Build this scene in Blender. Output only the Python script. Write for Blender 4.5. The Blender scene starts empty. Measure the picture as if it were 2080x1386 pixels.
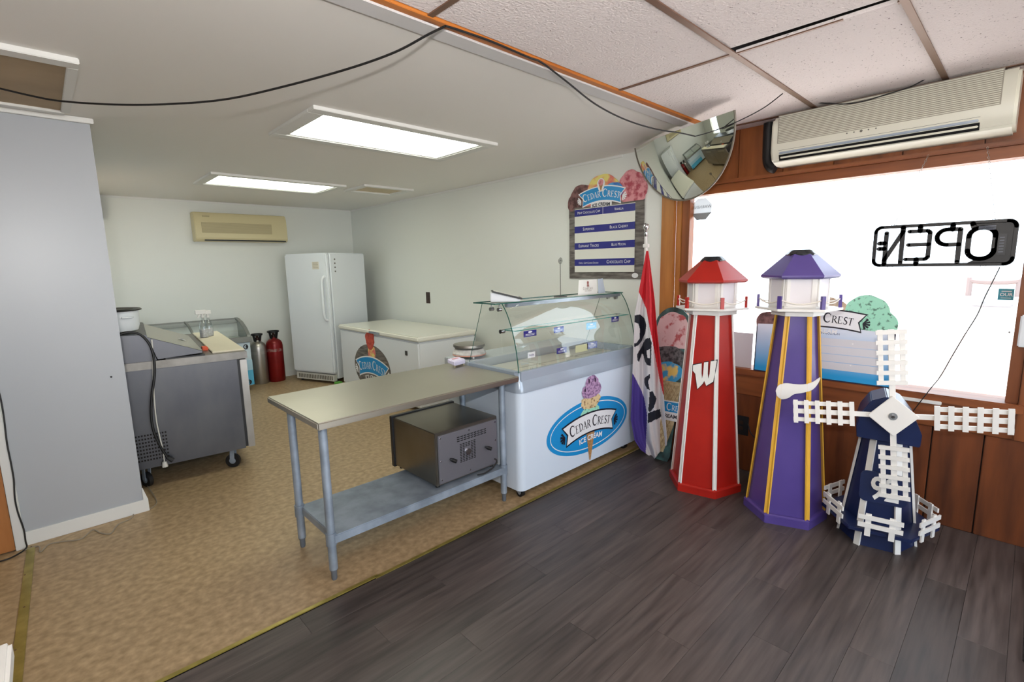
import bpy, bmesh, math, random
from math import sin, cos, pi, radians
from mathutils import Vector, Matrix, noise
random.seed(4)
SC = bpy.context.scene
COL = SC.collection
# ---------------------------------------------------------------- camera, world, light, exposure
F, YAW, PITCH, ROLL = 1000.15, radians(46.602), radians(8.7615), radians(-1.1853)
CAM = Vector((0, 0, 1.6))
_d = Vector((cos(YAW)*cos(PITCH), sin(YAW)*cos(PITCH), -sin(PITCH)))
_r0 = Vector((sin(YAW), -cos(YAW), 0)); _u0 = _r0.cross(_d)
_r = cos(ROLL)*_r0 + sin(ROLL)*_u0; _u = -sin(ROLL)*_r0 + cos(ROLL)*_u0
cd = bpy.data.cameras.new('camera'); cam = bpy.data.objects.new('camera', cd); COL.objects.link(cam)
m = Matrix((_r, _u, -_d)).transposed().to_4x4(); m.translation = CAM; cam.matrix_world = m
cd.sensor_width = 36; cd.lens = F/2080*36; cd.clip_start = .02; cd.clip_end = 200
SC.camera = cam
SC.view_settings.view_transform = 'Standard'; SC.view_settings.look = 'None'
SC.view_settings.gamma = 1; SC.view_settings.use_curve_mapping = False
SC.view_settings.exposure = 0.0
SC.cycles.use_denoising = True
SC.cycles.max_bounces = 10; SC.cycles.transparent_max_bounces = 24
SC.cycles.sample_clamp_indirect = 6; SC.cycles.caustics_reflective = False; SC.cycles.caustics_refractive = False
w = bpy.data.worlds.new('sky'); SC.world = w; w.use_nodes = True
bg = w.node_tree.nodes['Background']; bg.inputs[0].default_value = (.80, .90, 1, 1); bg.inputs[1].default_value = 5.2
def area(name, loc, look, sx, sy, power, col=(1, 1, 1), portal=False):
    l = bpy.data.lights.new(name, 'AREA'); l.shape = 'RECTANGLE'; l.size = sx; l.size_y = sy; l.energy = power; l.color = col
    o = bpy.data.objects.new(name, l); COL.objects.link(o); o.location = loc
    o.rotation_euler = Vector(look).to_track_quat('-Z', 'Y').to_euler()
    if portal: l.cycles.is_portal = True
    return o
area('window_portal', (3.80, .98, 1.45), (-1, 0, 0), 1.9, 1.35, 1, portal=True)
area('shopfront_portal', (1.0, -2.78, 1.3), (0, 1, 0), 4.2, 2.3, 1, portal=True)
area('camera_flash', (-.12, -.04, 1.86), (.56, .58, .42), .10, .05, 46, (1, .97, .94))
FLUO = 9.6
sun = bpy.data.lights.new('sun', 'SUN'); sun.energy = 26; sun.angle = .01; sun.color = (1, .94, .90)
so_ = bpy.data.objects.new('sun', sun); COL.objects.link(so_); so_.rotation_euler = Vector((0, -1, -1.25)).to_track_quat('-Z', 'Y').to_euler()

# measuring helper: the point where the line of sight through (x, y) of the photograph meets the plane axis = v
def pix(x, y, ax, v):
    k = _d + (x-1040)/F*_r - (y-693)/F*_u
    return CAM + k*((v-CAM[ax])/k[ax])

# ---------------------------------------------------------------- materials
def lin(c):
    c /= 255
    return c/12.92 if c <= .04045 else ((c+.055)/1.055)**2.4
def rgb(c): return (lin(c[0]), lin(c[1]), lin(c[2]), 1)
MATS = {}
def M(name, c, rough=.5, metal=0., c2=None, scale=8., stretch=(1, 1, 1), bump=0., lo=.35, hi=.65, detail=4., coat=0., rnd=0., spec=None, bscale=None, rough2=None):
    if name in MATS: return MATS[name]
    mt = bpy.data.materials.new(name); mt.use_nodes = True; MATS[name] = mt
    nt = mt.node_tree; N = nt.nodes; L = nt.links; b = N['Principled BSDF']
    b.inputs['Base Color'].default_value = rgb(c); b.inputs['Roughness'].default_value = rough; b.inputs['Metallic'].default_value = metal
    if coat: b.inputs['Coat Weight'].default_value = coat; b.inputs['Coat Roughness'].default_value = .15
    if spec is not None: b.inputs['Specular IOR Level'].default_value = spec
    if c2 or bump or rnd or rough2:
        tc = N.new('ShaderNodeTexCoord'); mp = N.new('ShaderNodeMapping'); L.new(tc.outputs['Object'], mp.inputs[0]); mp.inputs['Scale'].default_value = stretch
        src = mp.outputs[0]
        oi = N.new('ShaderNodeObjectInfo')
        if rnd:
            ml = N.new('ShaderNodeVectorMath'); ml.operation = 'MULTIPLY_ADD'; L.new(oi.outputs['Random'], ml.inputs[0]); ml.inputs[1].default_value = (37, 53, 29); L.new(src, ml.inputs[2]); src = ml.outputs[0]
        nz = N.new('ShaderNodeTexNoise'); nz.inputs['Scale'].default_value = scale; nz.inputs['Detail'].default_value = detail; L.new(src, nz.inputs['Vector'])
        if c2:
            cr = N.new('ShaderNodeValToRGB'); cr.color_ramp.elements[0].position = lo; cr.color_ramp.elements[1].position = hi
            cr.color_ramp.elements[0].color = rgb(c); cr.color_ramp.elements[1].color = rgb(c2); L.new(nz.outputs['Fac'], cr.inputs[0]); out = cr.outputs[0]
            if rnd:
                hs = N.new('ShaderNodeHueSaturation'); mr = N.new('ShaderNodeMapRange'); mr.inputs['To Min'].default_value = 1-rnd; mr.inputs['To Max'].default_value = 1+rnd
                L.new(oi.outputs['Random'], mr.inputs[0]); L.new(mr.outputs[0], hs.inputs['Value']); L.new(out, hs.inputs['Color']); out = hs.outputs[0]
            L.new(out, b.inputs['Base Color'])
        if rough2:
            mr = N.new('ShaderNodeMapRange'); mr.inputs['To Min'].default_value = rough; mr.inputs['To Max'].default_value = rough2; L.new(nz.outputs['Fac'], mr.inputs[0]); L.new(mr.outputs[0], b.inputs['Roughness'])
        if bump:
            bz = nz
            if bscale:
                bz = N.new('ShaderNodeTexNoise'); bz.inputs['Scale'].default_value = bscale; L.new(src, bz.inputs['Vector'])
            bp = N.new('ShaderNodeBump'); bp.inputs['Strength'].default_value = bump; bp.inputs['Distance'].default_value = .01; L.new(bz.outputs['Fac'], bp.inputs['Height']); L.new(bp.outputs[0], b.inputs['Normal'])
    return mt
def emis(name, c, s):
    mt = bpy.data.materials.new(name); mt.use_nodes = True; b = mt.node_tree.nodes['Principled BSDF']; MATS[name] = mt
    b.inputs['Base Color'].default_value = rgb(c); b.inputs['Emission Color'].default_value = rgb(c); b.inputs['Emission Strength'].default_value = s
    return mt
def glass(name, tint, refl=1.0, rough=0.0, ior=1.5):
    mt = bpy.data.materials.new(name); mt.use_nodes = True; MATS[name] = mt; nt = mt.node_tree; N = nt.nodes; L = nt.links; N.clear()
    o = N.new('ShaderNodeOutputMaterial'); mx = N.new('ShaderNodeMixShader'); tr = N.new('ShaderNodeBsdfTransparent'); gl = N.new('ShaderNodeBsdfGlossy'); ge = N.new('ShaderNodeNewGeometry'); dt = N.new('ShaderNodeVectorMath'); dt.operation = 'DOT_PRODUCT'; L.new(ge.outputs['Normal'], dt.inputs[0]); L.new(ge.outputs['Incoming'], dt.inputs[1])
    def mth(op, a, b_=None):
        q = N.new('ShaderNodeMath'); q.operation = op
        for i_, v_ in enumerate((a, b_)):
            if v_ is None: continue
            if isinstance(v_, (int, float)): q.inputs[i_].default_value = v_
            else: L.new(v_, q.inputs[i_])
        return q.outputs[0]
    fz = mth('ADD', mth('MULTIPLY', mth('POWER', mth('SUBTRACT', 1.0, mth('ABSOLUTE', dt.outputs['Value'])), 5.0), .90), .075)
    tr.inputs[0].default_value = (*tint, 1); gl.inputs['Roughness'].default_value = rough; gl.inputs[0].default_value = (refl, refl, refl, 1)
    L.new(fz, mx.inputs[0]); L.new(tr.outputs[0], mx.inputs[1]); L.new(gl.outputs[0], mx.inputs[2]); L.new(mx.outputs[0], o.inputs[0])
    return mt
def wood(name, c, c2, knot, sc=(9, 9, 1.1), rough=.45, rnd=.12):
    mt = M(name, c, rough, c2=c2, scale=1.6, stretch=sc, rnd=rnd, detail=6, lo=.3, hi=.72, bump=.15)
    nt = mt.node_tree; N = nt.nodes; L = nt.links; b = N['Principled BSDF']; src = [n for n in N if n.type == 'MAPPING'][0]
    vo = N.new('ShaderNodeTexVoronoi'); mp = N.new('ShaderNodeMapping'); tc = [n for n in N if n.type == 'TEX_COORD'][0]
    mp.inputs['Scale'].default_value = tuple({9: 3.2, 1.1: 1.9}.get(s, s) for s in sc); L.new(tc.outputs['Object'], mp.inputs[0]); L.new(mp.outputs[0], vo.inputs['Vector']); vo.inputs['Scale'].default_value = 1.3
    cr = N.new('ShaderNodeValToRGB'); cr.color_ramp.elements[0].position = .06; cr.color_ramp.elements[1].position = .13; cr.color_ramp.elements[0].color = (0, 0, 0, 1)
    L.new(vo.outputs['Distance'], cr.inputs[0])
    mx = N.new('ShaderNodeMix'); mx.data_type = 'RGBA'; old = b.inputs['Base Color'].links[0].from_socket
    mx.inputs['A'].default_value = rgb(knot); L.new(cr.outputs[0], mx.inputs['Factor']); L.new(old, mx.inputs['B']); L.new(mx.outputs['Result'], b.inputs['Base Color'])
    return mt
wall_m = M('white_wall_paint', (226, 228, 222), .38, bump=.03, scale=3)
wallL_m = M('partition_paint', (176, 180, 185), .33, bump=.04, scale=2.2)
ceil_m = M('ceiling_paint', (238, 235, 230), .5, bump=.02, scale=4)
trim_m = M('white_trim', (228, 228, 224), .45)
tile_m = M('ceiling_tile', (236, 226, 224), .9, c2=(120, 100, 98), scale=95, lo=.66, hi=.72, bump=.5, rnd=.02)
bar_m = M('bronze_grid', (118, 88, 70), .4, .3)
dark_m = M('dark_void', (22, 16, 13), .9)
vinyl_m = M('tan_vinyl', (146, 122, 88), .38, c2=(188, 162, 126), scale=26, stretch=(1, 1.1, 1), detail=15, lo=.3, hi=.72, bump=.08, rough2=.55)
plank_m = M('grey_oak_plank', (54, 47, 45), .34, c2=(90, 80, 77), scale=2.2, stretch=(1.3, 16, 1), rnd=.2, detail=7, lo=.28, hi=.72, bump=.1, rough2=.5)
pine_m = wood('pine_boards', (152, 86, 40), (110, 58, 24), (52, 24, 10))
pineL_m = wood('light_pine', (190, 132, 66), (160, 100, 46), (70, 36, 14))
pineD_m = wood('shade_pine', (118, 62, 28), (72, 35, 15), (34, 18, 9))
pineH_m = wood('sill_pine', (150, 86, 44), (110, 58, 28), (52, 26, 12), sc=(9, 1.1, 9))
lath_m = wood('orange_lath', (205, 128, 56), (180, 102, 38), (100, 50, 20), sc=(1.1, 9, 9))
brass_m = M('brass_strip', (150, 136, 66), .35, .55, c2=(172, 156, 84), scale=14)
rimsteel_m = M('rim_stainless', (112, 108, 102), .3, 1, c2=(134, 130, 124), scale=9, rough2=.5)
steel_m = M('stainless', (158, 154, 148), .32, 1, c2=(172, 168, 162), scale=3, rough2=.45)
steelT_m = M('stainless_top', (186, 180, 166), .30, 1, c2=(194, 188, 175), scale=1.4, rough2=.38)
steelD_m = M('dark_stainless', (88, 88, 92), .28, 1, c2=(98, 98, 100), scale=2.4, stretch=(2, 2, 1), rough2=.5)  # stainless in a darker, nearly even tone
galv_m = M('galvanised', (138, 150, 163), .5, .5, c2=(166, 178, 192), scale=9, detail=6, bump=.05, rough2=.65)
chrome_m = M('chrome', (205, 205, 208), .16, 1)
black_m = M('black_plastic', (24, 24, 26), .45)
blackcord_m = M('black_cord', (18, 17, 18), .5)
whitecord_m = M('white_cord', (216, 214, 206), .5)
enamel_m = M('white_enamel', (226, 230, 234), .28)
enamelB_m = M('cool_white_enamel', (214, 226, 240), .25)
greyrim_m = M('grey_plastic_rim', (166, 178, 192), .22, .15)
cream_m = M('cream_plastic', (212, 200, 158), .4)
creamD_m = M('cream_grille', (176, 164, 128), .6)
acw_m = M('ivory_plastic', (222, 220, 204), .35)
acg_m = M('ivory_groove', (158, 152, 138), .6)
red_m = M('red_paint', (166, 30, 22), .34, c2=(178, 36, 26), scale=4)
purple_m = M('purple_paint', (78, 62, 134), .3, c2=(86, 70, 142), scale=4)
yellow_m = M('yellow_paint', (226, 176, 62), .4)
whitep_m = M('white_paint', (232, 230, 226), .4)
navy_m = M('navy_paint', (19, 32, 70), .32, c2=(24, 38, 80), scale=4)
frost_m = M('frosted_panel', (226, 222, 226), .5)
solar_m = M('solar_cap', (36, 40, 44), .25)
rope_m = M('rope', (232, 226, 216), .8)
blue_m = M('print_blue', (30, 146, 212), .35)
navyp_m = M('print_navy', (34, 36, 128), .4)
inkb_m = M('print_black', (28, 28, 40), .4)
inkw_m = M('print_white', (238, 238, 240), .4)
tan_m = M('print_cone', (196, 150, 98), .5, c2=(160, 112, 66), scale=90)
sc_purple = M('scoop_black_cherry', (186, 150, 186), .6, c2=(120, 86, 128), scale=55, lo=.45, hi=.62)
sc_van = M('scoop_vanilla', (222, 196, 148), .6, c2=(120, 74, 42), scale=42, lo=.52, hi=.66)
sc_mint = M('scoop_mint', (160, 222, 194), .6, c2=(88, 128, 108), scale=38, lo=.55, hi=.66)
sc_choc = M('scoop_chocolate', (136, 98, 96), .6, c2=(84, 54, 54), scale=24, lo=.4, hi=.6)
sc_pink = M('scoop_strawberry', (222, 150, 156), .6, c2=(176, 74, 88), scale=22, lo=.45, hi=.62)
sc_super = M('scoop_superman', (226, 120, 110), .6, c2=(236, 222, 130), scale=9, lo=.42, hi=.56)
sc_sblue = M('scoop_blue', (86, 170, 222), .6, c2=(60, 110, 190), scale=18)
sc_gray = M('scoop_dark', (110, 106, 110), .6, c2=(48, 46, 50), scale=30, lo=.42, hi=.6)
barn_m = M('barnwood_print', (78, 72, 68), .6, c2=(134, 128, 122), scale=5, stretch=(1, 1.4, 9), lo=.35, hi=.7)
waffle_m = M('waffle_print', (204, 186, 146), .6, c2=(168, 146, 108), scale=40)
glassw_m = glass('window_glass', (.97, .98, .98), .8)
glassd_m = glass('display_glass', (.965, .985, .975), 1.0)
def film(name, c, a):
    mt = M(name, c, .5); b_ = mt.node_tree.nodes['Principled BSDF']; b_.inputs['Alpha'].default_value = a; return mt
glassc_m = glass('clear_plastic', (.86, .88, .88), 1.0)
glasse_m = M('glass_edge', (38, 92, 82), .2)
mirror_m = M('mirror_silver', (226, 226, 220), .015, 1)
flagR, flagW, flagB, flagK = M('flag_red', (206, 38, 50), .75), M('flag_white', (224, 220, 224), .75), M('flag_purple', (76, 58, 146), .75), M('flag_black', (26, 28, 42), .75)

# ---------------------------------------------------------------- mesh building
class MB:
    def __init__(s): s.b = bmesh.new()
    def _add(s, vs, fs, mi=0):
        v = [s.b.verts.new(p) for p in vs]
        for f in fs:
            try:
                q = s.b.faces.new([v[i] for i in f]); q.material_index = mi
            except ValueError: pass
        return s
    def box(s, x0, x1, y0, y1, z0, z1, mi=0):
        return s._add([(x, y, z) for x in (x0, x1) for y in (y0, y1) for z in (z0, z1)], [(0, 1, 3, 2), (4, 6, 7, 5), (0, 4, 5, 1), (2, 3, 7, 6), (0, 2, 6, 4), (1, 5, 7, 3)], mi)
    def bar(s, p, q, w, h, up=(0, 0, 1), mi=0):
        p, q = Vector(p), Vector(q); d = (q-p).normalized(); a = d.cross(Vector(up)).normalized(); c = a.cross(d)
        a *= w/2; c *= h/2; vs = []
        for e in (p, q): vs += [e-a-c, e+a-c, e+a+c, e-a+c]
        return s._add(vs, [(3, 2, 1, 0), (4, 5, 6, 7), (0, 1, 5, 4), (1, 2, 6, 5), (2, 3, 7, 6), (3, 0, 4, 7)], mi)
    def tube(s, pts, r, n=8, smooth=0, caps=True):
        P = [Vector(p) for p in pts]
        if smooth and len(P) > 2:
            Q = []
            for i in range(len(P)-1):
                a, b, c, d = P[max(i-1, 0)], P[i], P[i+1], P[min(i+2, len(P)-1)]
                for k in range(smooth):
                    t = k/smooth; Q.append(.5*((2*b)+(c-a)*t+(2*a-5*b+4*c-d)*t*t+(3*b-a-3*c+d)*t**3))
            P = Q+[P[-1]]
        rr = r if isinstance(r, (list, tuple)) else [r]*len(P)
        vs = []; up = Vector((0.3, .2, 1)).normalized()
        for i, p in enumerate(P):
            t = (P[min(i+1, len(P)-1)]-P[max(i-1, 0)]).normalized()
            if abs(t.dot(up)) > .97: up = Vector((1, .1, .0)).normalized()
            a = t.cross(up).normalized(); c = a.cross(t)
            up = c
            vs += [p+(a*cos(2*pi*k/n)+c*sin(2*pi*k/n))*rr[min(i, len(rr)-1)] for k in range(n)]
        fs = [(i*n+k, i*n+(k+1) % n, (i+1)*n+(k+1) % n, (i+1)*n+k) for i in range(len(P)-1) for k in range(n)]
        if caps: fs += [tuple(range(n))[::-1], tuple((len(P)-1)*n+k for k in range(n))]
        return s._add(vs, fs)
    def cyl(s, p, q, r, r2=None, n=20): return s.tube([p, q], [r, r if r2 is None else r2], n)
    def lathe(s, prof, c=(0, 0, 0), n=32, a0=0., sy=1.):
        vs = []; k0 = []
        for r, z in prof: vs += [(c[0]+r*cos(a0+2*pi*k/n), c[1]+sy*r*sin(a0+2*pi*k/n), c[2]+z) for k in range(n)]
        fs = [(i*n+k, i*n+(k+1) % n, (i+1)*n+(k+1) % n, (i+1)*n+k) for i in range(len(prof)-1) for k in range(n)]
        fs += [tuple(range(n))[::-1], tuple((len(prof)-1)*n+k for k in range(n))]
        return s._add(vs, fs)
    def prism(s, poly, O, U, V, t, mi=0):
        O, U, V = Vector(O), Vector(U), Vector(V); Nn = U.cross(V).normalized()*t; n = len(poly)
        vs = [O+U*a+V*b for a, b in poly]+[O+U*a+V*b+Nn for a, b in poly]
        return s._add(vs, [tuple(range(n))[::-1], tuple(range(n, 2*n))]+[(i, (i+1) % n, n+(i+1) % n, n+i) for i in range(n)], mi)
    def build(s, name, mat, parent=None, bevel=0., seg=2, sharp=35., org=None, smooth=True, recalc=True):
        b = s.b
        if recalc: bmesh.ops.recalc_face_normals(b, faces=b.faces)
        if bevel:
            es = [e for e in b.edges if len(e.link_faces) == 2 and e.calc_face_angle(0) > radians(28)]
            bmesh.ops.bevel(b, geom=es, offset=bevel, segments=seg, affect='EDGES', clamp_overlap=True)
        o_ = Vector(org) if org is not None else (parent['_o'] if parent is not None and '_o' in parent else None)
        o_ = Vector(o_) if o_ is not None else Vector((0, 0, 0))
        for v in b.verts: v.co -= o_
        for f in b.faces: f.smooth = smooth
        for e in b.edges:
            if len(e.link_faces) == 2: e.smooth = e.calc_face_angle(0) < radians(sharp)
        me = bpy.data.meshes.new(name); b.to_mesh(me); b.free()
        for mm in (mat if isinstance(mat, (list, tuple)) else [mat]): me.materials.append(mm)
        o = bpy.data.objects.new(name, me); COL.objects.link(o)
        if parent is not None:
            o.parent = parent; o['_o'] = list(o_)
        else:
            o.location = o_; o['_o'] = list(o_)
        return o
def box(name, mat, dims, parent=None, bevel=0., **k): return MB().box(*dims).build(name, mat, parent, bevel, **k)
def tag(o, label, cat, group=None, kind=None):
    if label: o['label'] = label
    if cat: o['category'] = cat
    if group: o['group'] = group
    if kind: o['kind'] = kind
    return o
def thing(name, label, cat, loc=(0, 0, 0), rz=0., group=None, local=False):
    o = bpy.data.objects.new(name, None); COL.objects.link(o); o.location = loc; o.rotation_euler = (0, 0, rz); o.empty_display_size = .1
    o['_o'] = [0, 0, 0] if (local or rz) else list(loc)
    return tag(o, label, cat, group)
def struct(o, label=None):
    o['kind'] = 'structure'
    if label: o['label'] = label
    return o
def sempty(name, label, loc=(0, 0, 0)):
    o = bpy.data.objects.new(name, None); COL.objects.link(o); o.location = loc; o['_o'] = list(loc); return struct(o, label)
def copy_tree(o, parent=None):
    c = o.copy(); COL.objects.link(c)
    if parent is not None: c.parent = parent
    for ch in list(o.children): copy_tree(ch, c)
    return c
# ---- flat print (decals): polygons in a local (u, v) frame
def tess(polys, O, U, V, lift):
    b = MB(); O, U, V = Vector(O), Vector(U), Vector(V); Nn = U.cross(V).normalized()
    for i, p in enumerate(polys): b._add([O+U*q[0]+V*q[1]+Nn*(lift+8e-6*min(i, 60)) for q in p], [tuple(range(len(p)))])
    return b
def dec(parent, name, mat, fr, polys, lift): return tess(polys, *fr, lift).build(name, mat, parent, recalc=False, smooth=False)
def ell(cx, cy, a, b, n=48, j=0., seed=0, a0=0, a1=360):
    out = []
    for k in range(n if a1-a0 >= 360 else n+1):
        t = radians(a0+(a1-a0)*k/n); q = 1+j*noise.noise(Vector((cos(t)*2.2+seed*7.3, sin(t)*2.2, seed)))*2
        out.append((cx+a*q*cos(t), cy+b*q*sin(t)))
    return out
def ring(cx, cy, a, b, w, n=64):
    P = ell(cx, cy, a, b, n); Q = ell(cx, cy, a-w, b-w, n)
    return [[P[i], P[(i+1) % n], Q[(i+1) % n], Q[i]] for i in range(n)]
def rect(x0, x1, y0, y1): return [(x0, y0), (x1, y0), (x1, y1), (x0, y1)]
def ribbon(pts, w0, w1=None):
    out = []; w1 = w0 if w1 is None else w1; n = len(pts)
    for i in range(n-1):
        (x0, y0), (x1, y1) = pts[i], pts[i+1]; l = math.hypot(x1-x0, y1-y0) or 1; nx, ny = -(y1-y0)/l, (x1-x0)/l
        a = (w0+(w1-w0)*i/(n-1))/2; c = (w0+(w1-w0)*(i+1)/(n-1))/2
        out.append([(x0-nx*a, y0-ny*a), (x1-nx*c, y1-ny*c), (x1+nx*c, y1+ny*c), (x0+nx*a, y0+ny*a)])
    return out
def txt(s, size, sx=1., small=False, align='CENTER', bold=0.):
    cu = bpy.data.curves.new('t', 'FONT'); cu.body = s; cu.size = size; cu.align_x = align; cu.resolution_u = 3; cu.offset = bold
    if small:
        cu.small_caps_scale = .78
        for i in range(len(s)): cu.body_format[i].use_small_caps = True
    o = bpy.data.objects.new('t', cu); COL.objects.link(o); bpy.context.view_layer.update()
    me = o.to_mesh(); P = [[(me.vertices[i].co.x*sx, me.vertices[i].co.y) for i in p.vertices] for p in me.polygons]; o.to_mesh_clear()
    bpy.data.objects.remove(o); bpy.data.curves.remove(cu); return P
def mv(polys, dx=0, dy=0, s=1., rot=0.):
    c, n = cos(rot), sin(rot); return [[((x*c-y*n)*s+dx, (x*n+y*c)*s+dy) for x, y in p] for p in polys]
def bend(polys, R):
    out = []
    for p in polys:
        q = []
        m_ = len(p)
        for i in range(m_):
            (x0, y0), (x1, y1) = p[i], p[(i+1) % m_]; k = max(1, int(abs(x1-x0)/(abs(R)*.06)))
            for j in range(k): x, y = x0+(x1-x0)*j/k, y0+(y1-y0)*j/k; q.append(((R+y)*sin(x/R), (R+y)*cos(x/R)-R))
        out.append(q)
    return out
def arcp(cx, cy, a, b, t0, t1, n=14): return [(cx+a*cos(radians(t0+(t1-t0)*i/n)), cy+b*sin(radians(t0+(t1-t0)*i/n))) for i in range(n+1)]
def var(pts, f):
    out = []
    for i in range(len(pts)-1): out += ribbon(pts[i:i+2], f(i/(len(pts)-1)), f((i+1)/(len(pts)-1)))
    return out
def serif(ch):
    T, t = .15, .05
    st = lambda x: ribbon([(x, 0), (x, 1)], T)+ribbon([(x-.13, .02), (x+.13, .02)], t)+ribbon([(x-.13, .98), (x+.13, .98)], t)
    if ch == 'C': return var(arcp(.45, .5, .4, .48, 42, 320, 24), lambda q: .05+.13*sin(pi*q))+ribbon([(.76, .68), (.76, .95)], .04), .9
    if ch == 'E': return st(.2)+ribbon([(.2, .97), (.66, .97)], .06)+ribbon([(.2, .52), (.55, .52)], .05)+ribbon([(.2, .03), (.7, .03)], .06)+ribbon([(.66, .8), (.66, 1)], .04)+ribbon([(.7, .0), (.7, .22)], .04), .8
    if ch == 'D': return st(.2)+var(arcp(.3, .5, .5, .47, 90, -90, 20), lambda q: .05+.12*sin(pi*q))+ribbon([(.2, .97), (.31, .97)], .05)+ribbon([(.2, .03), (.31, .03)], .05), .93
    if ch == 'A': return ribbon([(.12, 0), (.45, 1)], .06)+ribbon([(.43, 1.0), (.78, 0)], .15)+ribbon([(.24, .34), (.64, .34)], .05)+ribbon([(.0, .02), (.24, .02)], t)+ribbon([(.64, .02), (.92, .02)], t), .9
    if ch == 'R': return st(.2)+var(arcp(.34, .74, .3, .24, 90, -90, 16), lambda q: .05+.1*sin(pi*q))+ribbon([(.2, .97), (.35, .97)], .05)+ribbon([(.2, .5), (.35, .5)], .05)+ribbon([(.4, .5), (.85, 0)], .14), .88
    if ch == 'S': return var([(.62, .82), (.56, .95), (.38, .98), (.2, .9), (.15, .74), (.24, .6), (.42, .5), (.58, .38), (.62, .22), (.54, .07), (.34, .02), (.18, .07), (.12, .22)], lambda q: .05+.12*sin(pi*q)), .74
    if ch == 'T': return ribbon([(.38, 0), (.38, 1)], T)+ribbon([(.04, .97), (.72, .97)], .06)+ribbon([(.24, .02), (.52, .02)], t)+ribbon([(.05, .8), (.05, 1)], .04)+ribbon([(.71, .8), (.71, 1)], .04), .76
    return [], .35
def serif_text(s, size):     # small capitals: a lower-case letter is a smaller capital
    x = 0; out = []
    for ch in s:
        k = 1. if (ch.isupper() or ch == ' ') else .76
        g, a = serif(ch.upper()); out += mv(g, x, 0, k) ; x += a*k
    return [[(px*.8, py) for px, py in p] for p in mv(out, -x*size/2, 0, size)]
def fan(cx, cy, r, flip):
    out = []
    for a in (-60, -30, 0, 30, 60):
        t = radians(a + (180 if flip else 0)); out += ribbon([(cx, cy), (cx+r*cos(t), cy+r*sin(t))], r*.12, r*.34)
    return out
def banner(parent, fr, W, R, lift, bg_mat, ink, size, rot=0., dx=0., dy=0., sub=None, sub_mat=None, edge=None):
    h = size*1.45; tw = W/2
    shape = [(-tw, -.28*h), (tw, -.28*h), (tw-.3*h, .3*h), (tw, .9*h), (-tw, .9*h), (-tw+.3*h, .3*h)]
    T = lambda P: mv(bend(P, R), dx, dy, 1, rot)
    big = [(-tw-.1*h, -.38*h), (tw+.1*h, -.38*h), (tw-.2*h, .3*h), (tw+.1*h, 1.0*h), (-tw-.1*h, 1.0*h), (-tw+.2*h, .3*h)]
    root = dec(parent, 'banner', bg_mat, fr, T([shape]), lift+.0006)
    dec(root, 'banner_border', edge or inkb_m, fr, T([big]), lift)
    dec(root, 'lettering', ink, fr, T(serif_text('Cedar Crest', size)), lift+.0012)
    for f_ in (fan(-tw-.0*h, .3*h, .42*h, True), fan(tw, .3*h, .42*h, False)): dec(root, 'flourish', inkw_m if edge else inkb_m, fr, T(f_), lift+.0012)
    if sub: dec(root, 'lettering', sub_mat, fr, T(mv(txt('ICE CREAM', sub, 1.1, bold=sub*.03), 0, -.38*h-sub*.95)), lift+.0012)
    return root

WX, BY, CZ = 3.752, 7.688, 2.52
# ================================================================ SETTING
fl = struct(MB().box(-3, WX+.1, 2.222, BY+.1, -.1, 0).build('floor', vinyl_m), 'mottled tan sheet vinyl floor of the back area')
fl2 = struct(MB().box(-3, WX+.1, -2.8, 2.222, -.1, -.004).build('floor', dark_m), 'dark grey-brown plank floor of the front area')
pw, pl = .152, 1.22
pm = MB().box(0.0003, pl-.0003, .0003, pw-.0003, -.004, .002).build('plank', plank_m, fl2, .0005, 1).data
bpy.data.objects.remove(bpy.data.objects['plank'])
def plank(x0, x1, y):
    x0c = max(x0, -1.1); x1c = min(x1, WX)
    if x1c-x0c < .02: return
    if x1c-x0c > pl-.001: me = pm
    else:
        q = MB().box(.0006, x1c-x0c-.0006, .0006, pw-.0006, -.004, .002).build('plank', plank_m, fl2, .0008, 1); me = q.data; bpy.data.objects.remove(q)
    o = bpy.data.objects.new('plank', me); COL.objects.link(o); o.parent = fl2; o.location = (x0c, y, 0)
offs = [.0, .41, .83, .22, .62, 1.03, .35, .77, .12, .55, .95, .3, .7, 1.1, .48, .05, .9]
for r in range(-7, 15):
    y = -.073+pw*r; x = 2.645-pl*5+offs[r % 17]*(0 if r == 0 else 1)
    while x < WX: plank(x, x+pl, y); x += pl
a = pix(330, 1386, 2, 0); 
s1 = MB().prism([(-3, 2.214), (1.10, 2.214), (1.10, 2.238), (-3, 2.238)], (0, 0, .0), (1, 0, 0), (0, 1, 0), .005)
struct(s1.build('trim_1', brass_m, bevel=.002), 'brass strip at the seam between tan vinyl and dark planks')
struct(MB().prism([(1.08, 2.226), (WX, 2.252), (WX, 2.232), (1.08, 2.206)], (0, 0, 0.001), (1, 0, 0), (0, 1, 0), .004).build('trim_1', brass_m), 'thin lifted end of the brass floor strip by the display case')
q = [pix(x, y, 2, 0) for x, y in ((18, 1386), (46, 1386), (72, 1112), (55, 1114))]
ext = q[0]-(q[3]-q[0])*1.2; ext2 = q[1]-(q[2]-q[1])*1.2
t2 = struct(MB().prism([(p.x, p.y) for p in (ext, ext2, q[2], q[3])], (0, 0, .001), (1, 0, 0), (0, 1, 0), .005).build('trim_2', brass_m, bevel=.0015), 'wide brass strip running from the partition corner to the bottom left')
for k in range(9):
    f = k/8; p = (ext+ext2)/2*(1-f)+(q[2]+q[3])/2*f
    MB().lathe([(.004, 0), (.004, .0075), (.002, .008)], (p.x-.012*(k % 2), p.y, 0), 10).build('screw', bar_m, t2)
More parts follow.
